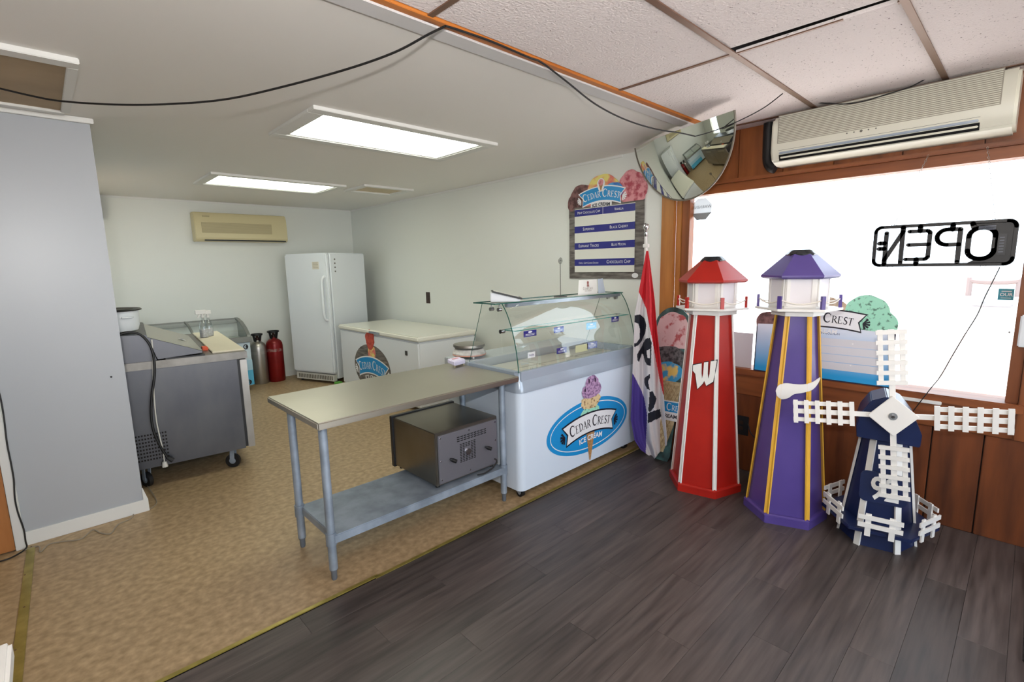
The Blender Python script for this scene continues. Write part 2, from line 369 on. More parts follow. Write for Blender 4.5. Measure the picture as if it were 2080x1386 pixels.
# walls
struct(MB().box(WX, WX+.16, 2.145, BY, 0, CZ+.1).build('wall_right', wall_m), 'plain white right wall of the back area')
wb = struct(MB().box(-.35, WX+.16, BY, BY+.12, 0, CZ+.1).build('wall_back', wall_m), 'plain white back wall')
# left wall of the back room with an opening
wl = MB()
wl.box(-.37, -.25, 4.0, 6.15, 0, CZ+.1); wl.box(-.37, -.25, 6.8, BY, 0, CZ+.1); wl.box(-.37, -.25, 6.15, 6.8, 0, 1.0); wl.box(-.37, -.25, 6.15, 6.8, 2.15, CZ+.1)
struct(wl.build('wall_left', wall_m), 'white left wall of the back area behind the partition')
struct(MB().box(-.32, -.30, 6.15, 6.8, 1.0, 2.15).build('window_2', glassw_m), 'small window in the left wall')
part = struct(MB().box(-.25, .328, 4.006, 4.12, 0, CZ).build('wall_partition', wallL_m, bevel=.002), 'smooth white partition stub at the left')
sp = pix(226, 766, 1, 4.0); MB().lathe([(.006, 0), (.006, .003), (.003, .004)], (0, 0, 0), 10).build('screw', black_m, part, org=(0, 0, 0)).matrix_local = Matrix.Translation(sp+Vector((0, .006, 0))) @ Matrix.Rotation(pi/2, 4, 'X')
struct(MB().prism([(-.25, 0), (.352, 0), (.352, .082), (.330, .17), (.326, .17), (.326, .084), (-.25, .084)], (0, 3.995, 0), (1, 0, 0), (0, 0, 1), -.012).build('baseboard_partition', trim_m, bevel=.002), 'white baseboard along the partition')
struct(MB().box(-.9, .345, 3.975, 4.0, 2.488, 2.518).build('trim_3', trim_m, bevel=.003), 'white strip along the top of the partition')
struct(MB().box(-.292, -.252, 3.955, 4.005, 0, CZ).build('trim_4', trim_m, bevel=.003), 'white corner trim at the left edge of the partition')
dl = sempty('door_1', 'varnished wooden door at the far left edge', (-1.0, 3.96, 0))
box('door_panel', wood('door_wood', (186, 124, 68), (164, 104, 52), (90, 50, 22)), (-1.1, -.294, 3.955, 3.99, .01, 2.03), dl, .003)
struct(MB().box(-3, -.292, 3.99, 4.1, 0, CZ+.1).build('wall_front_left', wall_m), 'white wall beside the wooden door')
# shell behind the camera
struct(MB().box(-3.1, -3, -2.9, 4.1, 0, 2.7).build('wall_shop_left', wall_m), 'left wall of the shop front, out of view')
wf = MB(); wf.box(-3, -1.1, -2.9, -2.8, 0, 2.7); wf.box(3.1, WX+.16, -2.9, -2.8, 0, 2.7); wf.box(-1.1, 3.1, -2.9, -2.8, 0, .15); wf.box(-1.1, 3.1, -2.9, -2.8, 2.45, 2.7)
struct(wf.build('wall_shopfront', wall_m), 'glazed wall behind the photographer')
# window wall (wood)
ww = sempty('wall_window', 'pine boarded wall around the big window', (WX, 0, 0))
box('backing', dark_m, (WX+.02, WX+.16, -2.8, .0, 0, 2.65), ww)
box('backing', dark_m, (WX+.02, WX+.16, -.02, 2.145, 0, .79), ww); box('backing', dark_m, (WX+.02, WX+.16, -.02, 2.145, 2.15, 2.65), ww)
ys = [-2.8, -2.45, -2.1, -1.78, -1.45, -1.1, -.78, -.42, -.12, .105, .33, .62, .93, 1.22, 1.50, 1.80, 2.145]
for i in range(len(ys)-1):
    y0, y1 = ys[i], ys[i+1]; dx = random.uniform(0, .006)
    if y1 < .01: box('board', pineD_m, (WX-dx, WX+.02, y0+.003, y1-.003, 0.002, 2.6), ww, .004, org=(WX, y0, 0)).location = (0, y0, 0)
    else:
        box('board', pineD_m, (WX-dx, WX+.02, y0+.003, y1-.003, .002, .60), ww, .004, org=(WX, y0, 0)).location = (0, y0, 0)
for i, (y0, y1) in enumerate([(-.12, .25), (.25, .6), (.6, .95), (.95, 1.25), (1.25, 1.55), (1.55, 1.85), (1.85, 2.145)]):
    box('board', pine_m, (WX-random.uniform(0, .004), WX+.02, y0+.002, y1-.002, 2.18, 2.6), ww, .004, org=(WX, y0, 2)).location = (0, y0, 2)
box('rail_board', pineH_m, (WX-.008, WX+.02, -.12, 2.145, .60, .755), ww, .004)
# window
win = sempty('window_1', 'large single-pane shop window in a pine frame', (WX, 1, .8))
box('pane', glassw_m, (WX+.085, WX+.091, .045, 1.92, .80, 2.11), win)
box('head', pineH_m, (WX-.012, WX+.10, -.02, 2.06, 2.10, 2.16), win, .003)
box('ledge', pineH_m, (WX-.045, WX+.02, -.06, 2.145, 2.16, 2.185), win, .004)
box('sill', pineH_m, (WX-.035, WX+.175, -.03, 2.03, .752, .80), win, .005)
box('post', pineL_m, (WX-.02, WX+.02, 2.03, 2.143, .755, 2.16), win, .004)
box('post', pineL_m, (WX+.01, WX+.06, 1.985, 2.028, .80, 2.10), win, .003)
box('post', pine_m, (WX+.02, WX+.10, 1.92, 1.983, .80, 2.10), win, .004)
box('post', pine_m, (WX+.0, WX+.10, -.005, .045, .80, 2.10), win, .003)
box('post', pine_m, (WX-.02, WX+.02, -.075, -.007, .60, 2.16), win, .004)
box('sill_moulding', trim_m, (WX-.045, WX-.030, .30, .62, .742, .762), win, .003)
# ceilings
cb = MB(); cb.box(-.4, WX+.1, 1.765, BY+.1, CZ, CZ+.04); cb.box(-3, -.4, 1.765, 4.2, CZ, CZ+.04)
struct(cb.build('ceiling', ceil_m), 'smooth painted ceiling of the back area')
struct(MB().box(-3, WX, 1.675, 1.762, CZ-.012, CZ+.04).build('trim_5', M('header_white', (210, 208, 208), .5), bevel=.002), 'white header board along the edge of the back ceiling')
struct(MB().box(-3, WX, 1.638, 1.674, CZ-.006, CZ+.04).build('trim_6', lath_m, bevel=.002), 'raw orange wood lath between the two ceilings')
struct(MB().box(-.25, WX, BY-.014, BY, CZ-.022, CZ).build('trim_7', trim_m, bevel=.003), 'thin white moulding at the top of the back wall')
struct(MB().box(WX-.014, WX, 2.53, BY-.014, CZ-.022, CZ).build('trim_8', trim_m, bevel=.003), 'thin white moulding at the top of the right wall')
struct(MB().box(2.3, WX, BY-.012, BY, 0, .07).build('baseboard_back', trim_m, bevel=.003), 'white baseboard of the back wall')
cf = sempty('ceiling_front', 'suspended ceiling of speckled tiles in a bronze grid', (0, 0, CZ))
box('deck', dark_m, (-3, WX+.1, -2.8, 1.66, CZ+.14, CZ+.18), cf)  # dark board added above the tiles so the open gap reads black
gx = [-3, -2.495, -1.275, -.055, 1.165, 2.385, 3.605, WX]; gy = [1.638, 1.03, .42, -.19, -.80, -1.41, -2.02, -2.63, -2.8]
for i in range(7):
    for j in range(8):
        x0, x1, y1, y0 = gx[i], gx[i+1], gy[j], gy[j+1]
        if (i, j) == (4, 2): continue   # light panel
        a0, a1, b0, b1 = x0+.005, x1-.005, y0+.005, y1-.005
        b = MB().box(a0-x0, a1-x0, b0-y0, b1-y0, .003, .018)
        o = b.build('ceiling_tile', tile_m, cf, .002, 1, org=(0, 0, 0)); o.location = (x0, y0, 0)
        if (i, j) == (4, 1): o.location = (x0-.030, y0-.004, .004); o.rotation_euler.z = .030
        if (i, j) == (5, 1): o.location = (x0+.004, y0, 0.0)
for x in gx[1:-1]:
    for j in range(8):
        wd = .012
        if x == gx[5] and j == 1: box('grid_bar', bar_m, (x+.000, x+.011, gy[j+1]+.19, gy[j]-.005, CZ-.002, CZ+.003), cf); box('grid_bar', bar_m, (x+.0, x+.024, gy[j+1], gy[j+1]+.0+.02, CZ-.002, CZ+.003), cf); continue
        if x == gx[5] and j == 0: wd = .009
        box('grid_bar', bar_m, (x-wd, x+wd, gy[j+1], gy[j], CZ-.002, CZ+.003), cf)
for y in gy[1:-1]: box('grid_bar', bar_m, (-3, WX, y-.013, y+.013, CZ-.003, CZ+.0025), cf)
# ceiling lights and vents of the back area
diff_m = emis('diffuser_glow', (250, 255, 240), FLUO)
def frame_ring(b, x0, x1, y0, y1, w_, z0, z1):
    b.box(x0, x1, y0, y0+w_, z0, z1); b.box(x0, x1, y1-w_, y1, z0, z1); b.box(x0, x0+w_, y0+w_, y1-w_, z0, z1); b.box(x1-w_, x1, y0+w_, y1-w_, z0, z1)
def fixture(name, label, x0, x1, y0, y1, wt, mat_in, inner, cat, grp):
    t = thing(name, label, cat, ((x0+x1)/2, (y0+y1)/2, CZ), group=grp)
    for d in ((x0, x1, y0, y0+wt), (x0, x1, y1-wt, y1), (x0, x0+wt, y0+wt, y1-wt), (x1-wt, x1, y0+wt, y1-wt)): box('trim_board', trim_m, (*d, CZ-.022, CZ), t, .003)
    b = MB(); frame_ring(b, x0+wt, x1-wt, y0+wt, y1-wt, .018, CZ-.016, CZ-.001); b.build('inner_frame', inner, t, .002)
    box('diffuser' if mat_in.name.startswith('diffuser') else 'panel', mat_in, (x0+wt+.018, x1-wt-.018, y0+wt+.018, y1-wt-.018, CZ-.008, CZ-.004), t)
    return t
fixture('ceiling_light', 'nearer lit ceiling panel in a wide white frame', 1.235, 2.64, 2.90, 3.66, .085, diff_m, trim_m, 'light', 'framed ceiling lights')
fixture('ceiling_light', 'farther lit ceiling panel in a white frame, above the cream air conditioner', 1.27, 2.60, 5.38, 6.12, .075, emis('diffuser_glow_far', (250, 255, 236), FLUO*.8), trim_m, 'light', 'framed ceiling lights')
vent_m = M('vent_grille', (206, 190, 160), .6)
fixture('ceiling_vent', 'small beige ceiling vent in a white frame near the right wall', 2.72, 3.36, 5.20, 5.72, .06, vent_m, trim_m, 'vent', None)
hatch = thing('ceiling_hatch', 'tan ceiling hatch in a white frame above the partition', 'hatch', (0, 3.4, CZ))
hm = M('tan_hatch', (158, 138, 108), .6, c2=(174, 152, 120), scale=3)
for d in ((-.70, .235, 2.93, 3.01), (-.70, .212, 3.845, 3.90), (.195, .235, 3.01, 3.845), (-.70, -.62, 3.01, 3.845)): box('trim_board', trim_m, (*d, CZ-.025, CZ), hatch, .003)
box('panel', hm, (-.62, .195, 3.01, 3.845, CZ-.012, CZ), hatch)
lf = thing('ceiling_light', 'lit prismatic panel in the tiled ceiling at the top right edge', 'light', (1.77, .11, CZ), group='framed ceiling lights')
b = MB(); frame_ring(b, 1.175, 2.375, -.18, .41, .02, CZ-.0, CZ+.012); b.build('inner_frame', trim_m, lf)
box('diffuser', emis('diffuser_warm', (255, 236, 214), FLUO*.6), (1.195, 2.355, -.16, .39, CZ+.004, CZ+.010), lf)

# ================================================================ AIR CONDITIONERS
def cord(name, pts, r, mat, label, cat='cord', sm=8, parent=None):
    o = MB().tube(pts, r, 8, sm).build(name, mat, parent, org=pts[0] if parent is None else None)
    return tag(o, label, cat) if parent is None else o
ac = thing('air_conditioner', 'long ivory wall air conditioner above the big window', 'air conditioner', (WX, .70, 2.22))
y0, y1, z0, z1 = .135, 1.262, 2.212, 2.508
pr = [(WX, z0), (WX-.12, z0-.002), (WX-.185, z0+.02), (WX-.212, z0+.075), (WX-.212, z1-.05), (WX-.195, z1-.012), (WX-.16, z1), (WX, z1)]
b = MB(); b.prism([(p[0], p[1]) for p in pr], (0, y1, 0), (1, 0, 0), (0, 0, 1), (y1-y0)); b.build('case', acw_m, ac, .012, 4)
sl = MB()
for k in range(17): z = z0+.128+.0098*k; sl.box(WX-.2155, WX-.205, y0+.065, y1-.045, z, z+.0042)
sl.build('grille_slats', acw_m, ac, .001, 1)['kind'] = 'stuff'
box('grille_recess', acg_m, (WX-.2131, WX-.21, y0+.06, y1-.04, z0+.124, z0+.298-.004), ac)
b = MB(); b._add([Vector(p) for p in ((WX-.2125, y0+.13, z0+.082), (WX-.2125, y1-.05, z0+.082), (WX-.189, y1-.05, z0+.02), (WX-.189, y0+.13, z0+.02))], [(0, 1, 2, 3)]); 
bmesh.ops.extrude_face_region(b.b, geom=b.b.faces[:]); b.build('outlet_recess', black_m, ac)
O0 = box('louvre', greyrim_m, (WX-.216, WX-.206, y0+.135, y1-.055, z0+.058, z0+.071), ac, .003)
box('louvre', acw_m, (WX-.206, WX-.195, y0+.135, y1-.06, z0+.032, z0+.042), ac, .003)
for k, (dy, r) in enumerate(((.07, .004), (.035, .004), (0, .0075), (-.035, .004), (-.07, .004))):
    MB().lathe([(r, 0), (r*.9, .003)], (0, 0, 0), 14).build('indicator', M('indicator_grey', (110, 108, 100), .4), ac, org=(0, 0, 0)).matrix_local = Matrix.Translation((-.2115, .0+.07+dy, .106)) @ Matrix.Rotation(-pi/2, 4, 'Y')
b = MB(); b.tube([(WX-.05, 1.335, 2.515), (WX-.05, 1.335, 2.44), (WX-.05, 1.333, 2.33), (WX-.055, 1.325, 2.262), (WX-.06, 1.30, 2.225), (WX-.06, 1.275, 2.212)], .036, 12, 6)
tag(b.build('pipe_cover', black_m, org=(WX-.05, 1.335, 2.2)), 'black insulated pipe bending down beside the ivory air conditioner', 'pipe')
ac2 = thing('air_conditioner', 'old cream wall air conditioner on the back wall', 'air conditioner', (2.1, BY, 2.0))
b = MB(); b.prism([(BY, 1.99), (BY-.16, 1.995), (BY-.185, 2.03), (BY-.175, 2.30), (BY-.14, 2.365), (BY, 2.37)], (1.52, 0, 0), (0, 1, 0), (0, 0, 1), 1.15); b.build('case', cream_m, ac2, .008, 3)
box('grille', creamD_m, (1.60, 2.46, BY-.188, BY-.175, 2.10, 2.235), ac2, .002)
sl = MB()
for k in range(9): sl.box(1.60, 2.46, BY-.190, BY-.186, 2.105+.0145*k, 2.110+.0145*k)
sl.build('grille_slats', M('cream_slat', (192, 180, 142), .5), ac2)['kind'] = 'stuff'
box('outlet', black_m, (1.62, 2.64, BY-.183, BY-.15, 1.998, 2.014), ac2); box('badge', creamD_m, (1.62, 1.70, BY-.180, BY-.172, 2.305, 2.32), ac2)
tag(MB().box(.50, .622, BY-.09, BY-.01, 2.23, 2.49).build('wall_speaker', black_m, bevel=.01, org=(.56, BY-.05, 2.2)), 'narrow black box high at the left end of the back wall', 'speaker')

# ================================================================ BACK AREA
# chest freezer
ch = thing('chest_freezer', 'long white chest freezer with a round ice cream sticker, along the right wall', 'freezer', (3.28, 5.45, 0))
box('body', enamel_m, (2.86, 3.66, 4.49, 6.42, .05, .795), ch, .018, seg=3)
box('lid', M('lid_white', (232, 230, 218), .22), (2.845, 3.67, 4.475, 6.435, .80, .855), ch, .014, seg=3)
box('gasket', M('gasket_grey', (150, 150, 146), .7), (2.868, 3.652, 4.5, 6.41, .795, .80), ch)
box('latch', chrome_m, (2.835, 2.85, 5.30, 5.55, .812, .838), ch, .003); box('keyhole', M('keyhole', (90, 88, 84), .4, .6), (2.852, 2.862, 4.72, 4.76, .63, .68), ch)
for x, y in ((2.93, 4.56), (3.59, 4.56), (2.93, 6.34), (3.59, 6.34)): MB().cyl((x, y, 0), (x, y, .055), .02).build('foot', black_m, ch)
fr = ((2.8585, 5.57, .375), (0, -1, 0), (0, 0, 1))
st = dec(ch, 'sticker', barn_m, fr, [ell(0, -.01, .46, .30, 56)], .0006)
dec(st, 'scoop_print', sc_super, fr, [ell(.02, .19, .10, .09, 30, .12, 3)], .0012)
dec(st, 'scoop_print', M('scoop_red', (206, 90, 70), .6, c2=(170, 60, 50), scale=30), fr, [ell(.0, .35, .115, .12, 30, .12, 5)], .0016)
banner(st, fr, .72, .9, .0022, blue_m, inkw_m, .112, rot=0, dx=0, dy=-.02, sub=.075, sub_mat=inkw_m, edge=inkw_m)
# upright freezer
uf = thing('upright_freezer', 'tall white upright freezer in the back corner', 'freezer', (2.80, 6.56, 0), radians(22))
box('body', enamel_m, (.075, .76, 0, .775, .07, 1.815), uf, .012, seg=3)
box('door', enamel_m, (0, .068, .0, .775, .15, 1.815), uf, .02, seg=4)
box('grille', M('grille_white', (206, 204, 196), .5), (.02, .08, .03, .745, .04, .135), uf, .004)
g = MB()
for k in range(21): g.box(.016, .022, .06+.031*k, .075+.031*k, .06, .115)
g.build('grille_slots', M('slot_grey', (104, 98, 88), .7), uf)['kind'] = 'stuff'
h = MB().tube([(0, .045, .90), (-.03, .05, .92), (-.045, .055, .98), (-.048, .055, 1.2), (-.045, .055, 1.42), (-.03, .05, 1.48), (0, .045, 1.50)], .018, 10, 5); h.build('handle', enamel_m, uf)
box('paper_note', M('old_note', (214, 208, 192), .7), (-.0015, .0005, .13, .25, 1.60, 1.70), uf)
g = MB()
for k in range(4): g.box(-.0025, -.001, .14+.01*(k % 2), .235, 1.62+.02*k, 1.624+.02*k)
g.build('note_writing', M('note_ink', (140, 130, 110), .8), uf)
for k in range(4): MB().cyl((.16, -.004, 1.73-.055*k), (.16, .0, 1.73-.055*k), .012, n=12).build('vent_plug', M('plug_grey', (120, 118, 112), .5), uf)
for x, y in ((.1, .05), (.7, .05), (.1, .72), (.7, .72)): MB().cyl((x, y, 0), (x, y, .075), .02).build('foot', black_m, uf)
tag(MB().box(2.79, 2.88, 6.49, 6.57, 0, .045).build('green_block', M('green_plastic', (96, 170, 66), .5), bevel=.006, org=(2.83, 6.53, 0)), 'small green block on the floor at the foot of the upright freezer', 'block')
# gas cylinders
def cylinder(label, x, y, h, r, body, neckc, marks):
    t = thing('gas_cylinder', label, 'gas cylinder', (x, y, 0), group='gas cylinders beside the upright freezer')
    MB().lathe([(r*.93, 0), (r, .015), (r, h*.70), (r*.96, h*.755), (r*.82, h*.80), (r*.55, h*.835), (r*.34, h*.85), (r*.3, h*.87)], (x, y, 0), 32).build('tank', body, t)
    MB().lathe([(r*.28, h*.86), (r*.28, h*.92), (r*.16, h*.93), (r*.2, h*.97)], (x, y, 0), 16).build('valve', M('valve_dark', (60, 40, 36), .4, .6), t)
    g = MB()
    for k in range(4):
        a = radians(35+90*k); g.bar((x+cos(a)*r*.42, y+sin(a)*r*.42, h*.85), (x+cos(a)*r*.62, y+sin(a)*r*.62, h*.99), .022, .012)
    for k in range(24):
        a, c = radians(15*k), radians(15*(k+1)); g.bar((x+cos(a)*r*.64, y+sin(a)*r*.64, h*.985), (x+cos(c)*r*.64, y+sin(c)*r*.64, h*.985), .014, h*.03)
    g.build('valve_guard', neckc, t)
    MB().lathe([(r*1.004, h*.60), (r*1.004, h*.655)], (x, y, 0), 32).build('band', marks, t)
cylinder('dark red gas cylinder with a black valve guard', 2.345, 7.50, .735, .112, M('red_cylinder', (138, 22, 24), .3, .25, c2=(122, 18, 20), scale=6), black_m, M('worn_grey', (150, 120, 116), .5, c2=(140, 40, 40), scale=30))
cylinder('bare aluminium gas cylinder behind the sliding-lid freezer', 2.125, 7.50, .715, .105, M('aluminium', (176, 172, 166), .35, .9), black_m, M('alu_band', (190, 186, 180), .3, .9))
# sliding lid freezer
sf = thing('sliding_lid_freezer', 'low freezer with curved sliding glass lids against the back wall', 'freezer', (1.3, 7.3, 0))
box('body', M('freezer_side', (206, 222, 232), .35), (.72, 1.93, 7.135, 7.66, .07, .66), sf, .01)
fp = MB(); fp.box(1.0, 1.932, 7.128, 7.136, .08, .28); fp.build('front_print', M('sky_print', (92, 186, 226), .4), sf)
box('front_print', M('pale_sky_print', (176, 212, 232), .4), (1.0, 1.932, 7.128, 7.136, .28, .42), sf)
for z in (.12, .60):
    dec(sf, 'logo_print', inkb_m, ((1.87, 7.126, z), (1, 0, 0), (0, 0, 1)), ring(0, 0, .03, .035, .012, 16)+fan(0, 0, .03, False), .001)
prof = [(7.125, .66), (7.125, .715), (7.15, .75), (7.26, .83), (7.42, .90), (7.58, .935), (7.665, .94)]
g = MB()
for xa, xb in ((.72, .75), (1.90, 1.945), (1.30, 1.325)):
    for i in range(1, len(prof)-1): g.bar(((xa+xb)/2, *prof[i]), ((xa+xb)/2, *prof[i+1]), xb-xa, .03)
g.box(.72, 1.945, 7.115, 7.16, .66, .735); g.box(.72, 1.945, 7.62, 7.68, .88, .95); g.build('lid_frame', M('lid_frame_grey', (140, 142, 138), .4, .4), sf, .004, 1)
g = MB()
for xa, xb in ((.75, 1.30), (1.325, 1.90)):
    vs = [(x, *p) for p in prof[1:] for x in (xa, xb)]; g._add(vs, [(2*i, 2*i+1, 2*i+3, 2*i+2) for i in range(len(prof)-2)])
g.build('glass_lid', glassd_m, sf)
e = MB(); e._add([(1.93, 7.135, .66), (1.93, 7.66, .66), (1.93, 7.66, .93), (1.93, 7.42, .90), (1.93, 7.26, .82), (1.93, 7.15, .74)], [(0, 1, 2, 3, 4, 5)]); e.build('side_panel', M('side_grey', (150, 156, 154), .5), sf)
box('inner_tub', M('tub_white', (206, 214, 206), .5), (.76, 1.90, 7.17, 7.62, .662, .70), sf)
for x in (.8, 1.86):
    for y in (7.2, 7.6): MB().cyl((x-.015, y, .035), (x+.015, y, .035), .034, n=18).build('caster', black_m, sf)
# prep table
pt = thing('prep_table', 'stainless refrigerated prep table on casters with a sloped lid', 'prep table', (.7, 4.35, 0))
X0, X1, Y0, Y1 = .02, 1.06, 4.35, 6.02
box('cabinet', steelD_m, (X0, X1, Y0, Y1, .165, .905), pt, .004)
box('top_rim', rimsteel_m, (X0, 1.135, Y0-.008, Y1, .905, .962), pt, .004)
box('gasket', black_m, (X1, X1+.02, Y0+.015, Y1-.02, .175, .90), pt)
for y0, y1 in ((Y0+.005, 5.17), (5.18, Y1)):
    d = box('door', steel_m, (X1+.02, 1.13, y0, y1, .165, .895), pt, .004)
    box('handle', steelT_m, (1.128, 1.145, y0+.1, y0+.45, .80, .86), d, .004)
lidm = M('lid_steel', (176, 172, 160), .28, .85)
MB().prism([(.10, .962), (.548, .962), (.505, 1.155), (.10, 1.17)], (0, Y0+.006, 0), (1, 0, 0), (0, 0, 1), -1.18).build('rear_hood', steelD_m, pt, .004)
MB().prism([(.553, .970), (.835, .985), (.835, .998), (.51, 1.136), (.513, 1.12)], (0, Y0+.004, 0), (1, 0, 0), (0, 0, 1), -1.17).build('sloped_lid', [steelD_m], pt, .003)
MB()._add([(.838, Y0+.004, .9995), (.838, Y0+1.17, .9995), (.508, Y0+1.17, 1.1395), (.508, Y0+.004, 1.1395)], [(0, 1, 2, 3)]).build('lid_skin', lidm, pt)
box('lid_gap', black_m, (.60, .85, Y0+.003, Y0+1.17, .962, .972), pt)
lid_n = Vector((.594, 0, .804))
dec(pt, 'sticker', inkw_m, ((.745, 4.85, 1.0395), (0, 1, 0), (-.921, 0, .39)), [ell(0, 0, .035, .03, 20)], .004); dec(pt, 'sticker_print', navyp_m, ((.745, 4.85, 1.0395), (0, 1, 0), (-.921, 0, .39)), [ell(0.005, 0.003, .016, .012, 20)], .006)
g = MB()
for i in range(11):
    for j in range(8): x = .358+.0178*i; z = .225+.0268*j; g.box(x, x+.0105, Y0-.0015, Y0+.002, z, z+.0125)
g.build('vent_holes', dark_m, pt)['kind'] = 'stuff'
def caster(parent, x, y, zt, r, mt=black_m, ang=0.):
    ax = Vector((cos(ang), sin(ang), 0)); tr_ = Vector((-sin(ang), cos(ang), 0)); c0 = Vector((x, y, 0))
    g = MB().lathe([(.026, zt-.012), (.026, zt)], (x, y, 0), 16)
    for s_ in (-1, 1): g.bar(c0+ax*.02*s_+tr_*.006+Vector((0, 0, zt-.008)), c0+ax*.02*s_+tr_*.014+Vector((0, 0, r)), .034, .004, ax)
    c = g.build('caster', galv_m, parent)
    p_ = c0+tr_*.014+Vector((0, 0, r)); MB().cyl(p_-ax*.014, p_+ax*.014, r, n=26).build('wheel', mt, c)
    MB().cyl(p_-ax*.0155, p_+ax*.0155, r*.45, n=18).build('wheel_hub', galv_m, c)
for x, y, an in ((.40, 4.43, .5), (.98, 4.43, 1.0), (.40, 5.9, .2), (.99, 5.9, .4)): caster(pt, x, y, .165, .056, black_m, an)
tag(MB().box(.905, 1.13, 4.41, 5.98, .962, .975).build('cutting_board', M('board_plastic', (226, 216, 190), .45), bevel=.003, org=(1.02, 5.2, .962)), 'long cream cutting board on the edge of the prep table', 'cutting board')
tag(MB().box(.86, .90, 4.62, 4.72, .962, .99).build('board_clip', M('orange_tag', (224, 86, 40), .5), bevel=.004, org=(.88, 4.67, .962)), 'small orange clip between lid and cutting board', 'clip')
def bottle(x, y, z, h, label):
    t = thing('spray_bottle', label, 'bottle', (x, y, z), group='spray bottles on the cutting board')
    MB().lathe([(.034, 0), (.037, .008), (.037, h*.42), (.026, h*.55), (.013, h*.66), (.012, h*.72)], (x, y, z), 20).build('bottle_body', glassc_m, t)
    MB().lathe([(.034, .004), (.0355, .01), (.0355, h*.3)], (x, y, z), 20).build('label_wrap', M('bottle_label', (226, 226, 228), .5, c2=(196, 192, 196), scale=60), t)
    g = MB(); g.lathe([(.015, h*.70), (.015, h*.78)], (x, y, z), 14); g.box(x-.055, x+.03, y-.01, y+.01, z+h*.83, z+h*.97); g.bar((x-.02, y, z+h*.84), (x-.04, y, z+h*.70), .012, .008, (0, 1, 0)); g.cyl((x, y, z+h*.76), (x, y, z+h*.86), .01, n=10); g.build('trigger_head', whitep_m, t, .002, 1)
bottle(1.075, 5.42, .975, .272, 'clear spray bottle with a white trigger head, on the left'); bottle(1.135, 5.50, .975, .26, 'clear spray bottle with a white trigger head, on the right')
PX_, PS = .365, 1.10
pot = thing('stock_pot', 'white enamel pot with a black rim on the prep table', 'pot', (.312, 4.60, 1.17))
MB().lathe([(.13, 0), (.155, .012), (.166, .05), (.169, .155), (.169, .158), (.160, .158), (.157, .05), (.12, .02)], (.312, 4.60, 1.17), 40).build('pot_body', enamel_m, pot)
MB().lathe([(.165, .153), (.188, .158), (.190, .165), (.182, .171), (.160, .167)], (.312, 4.60, 1.17), 40).build('rim', black_m, pot)
for s_ in (-1, 1): MB().tube([(.312+.155*s_*.5, 4.60-.155*.86, 1.282), (.312+.18*s_*.5-.02, 4.60-.19*.86, 1.282), (.312+.18*s_*.5+.03, 4.60-.19*.86+.02, 1.282), (.312+.16*s_*.5+.05, 4.60-.14*.86, 1.282)], .006, 8, 4).build('handle', enamel_m, pot)
P = lambda L_, ax, v: [pix(x, y, ax, v) for x, y in L_]
cp = P([(222, 694), (240, 681), (262, 675), (285, 680), (303, 699), (312, 725), (314, 760), (309, 800), (307, 840), (312, 875), (325, 905), (340, 930)], 1, 4.325)
cpw = thing('power_cord', 'thick black power cord looping down the side of the prep table', 'cord', cp[-1])
MB().tube(cp, .0085, 8, 8).build('cable', blackcord_m, cpw)
MB().tube([cp[-1], cp[-1]+Vector((.03, 0, -.03))], [.012, .018], 10).build('plug', black_m, cpw)
cp = P([(308, 690), (310, 712), (311, 740), (312, 790), (317, 850), (325, 890), (331, 915), (334, 938)], 1, 4.335)
MB().tube(cp, .0045, 6, 6).build('cable', whitecord_m, tag(thing('extension_cord', 'thin white cord hanging beside the black cord on the prep table', 'cord', cp[-1]), None, None)).parent['label'] = 'thin white cord hanging beside the black cord on the prep table'
MB().tube([cp[-1], cp[-1]+Vector((.0, 0, -.04))], [.014, .02], 8).build('plug', whitecord_m, bpy.data.objects['extension_cord'])
bpy.context.view_layer.update()
pv_ = Matrix.Translation((.7, 4.35, 0)) @ Matrix.Rotation(radians(-6), 4, 'Z') @ Matrix.Translation((-.7, -4.35, 0))
for n_o in ('prep_table', 'cutting_board', 'board_clip', 'stock_pot'):
    o = bpy.data.objects[n_o]; o.location = pv_ @ o.location; o.rotation_euler.z = radians(-6)
# outlet on the white wall
def outlet(name, label, y, z, c, xw=WX, hh=.057, wv=.036):
    t = thing(name, label, 'outlet', (xw, y, z)); box('cover_plate', c, (xw-.006, xw, y-wv, y+wv, z-hh, z+hh), t, .002)
    for dz in (-.022, .022): box('socket', M('socket_brown', (52, 34, 26), .4), (xw-.009, xw-.006, y-.017, y+.017, z+dz-.014, z+dz+.014), t, .004)
outlet('wall_outlet', 'dark brown outlet alone on the white right wall', 5.59, 1.19, M('brown_plate', (58, 38, 30), .35), wv=.046, hh=.075)
outlet('wall_outlet', 'black outlet on the pine boards between the two lighthouses', 1.435, .355, black_m, wv=.055, hh=.075)
cord('loose_cord', [Vector((3.735, 1.38, .38)), pix(1525, 880, 0, 3.74), pix(1535, 890, 0, 3.74), pix(1545, 893, 0, 3.73)], .004, blackcord_m, 'short black cord running from the outlet behind the purple lighthouse')

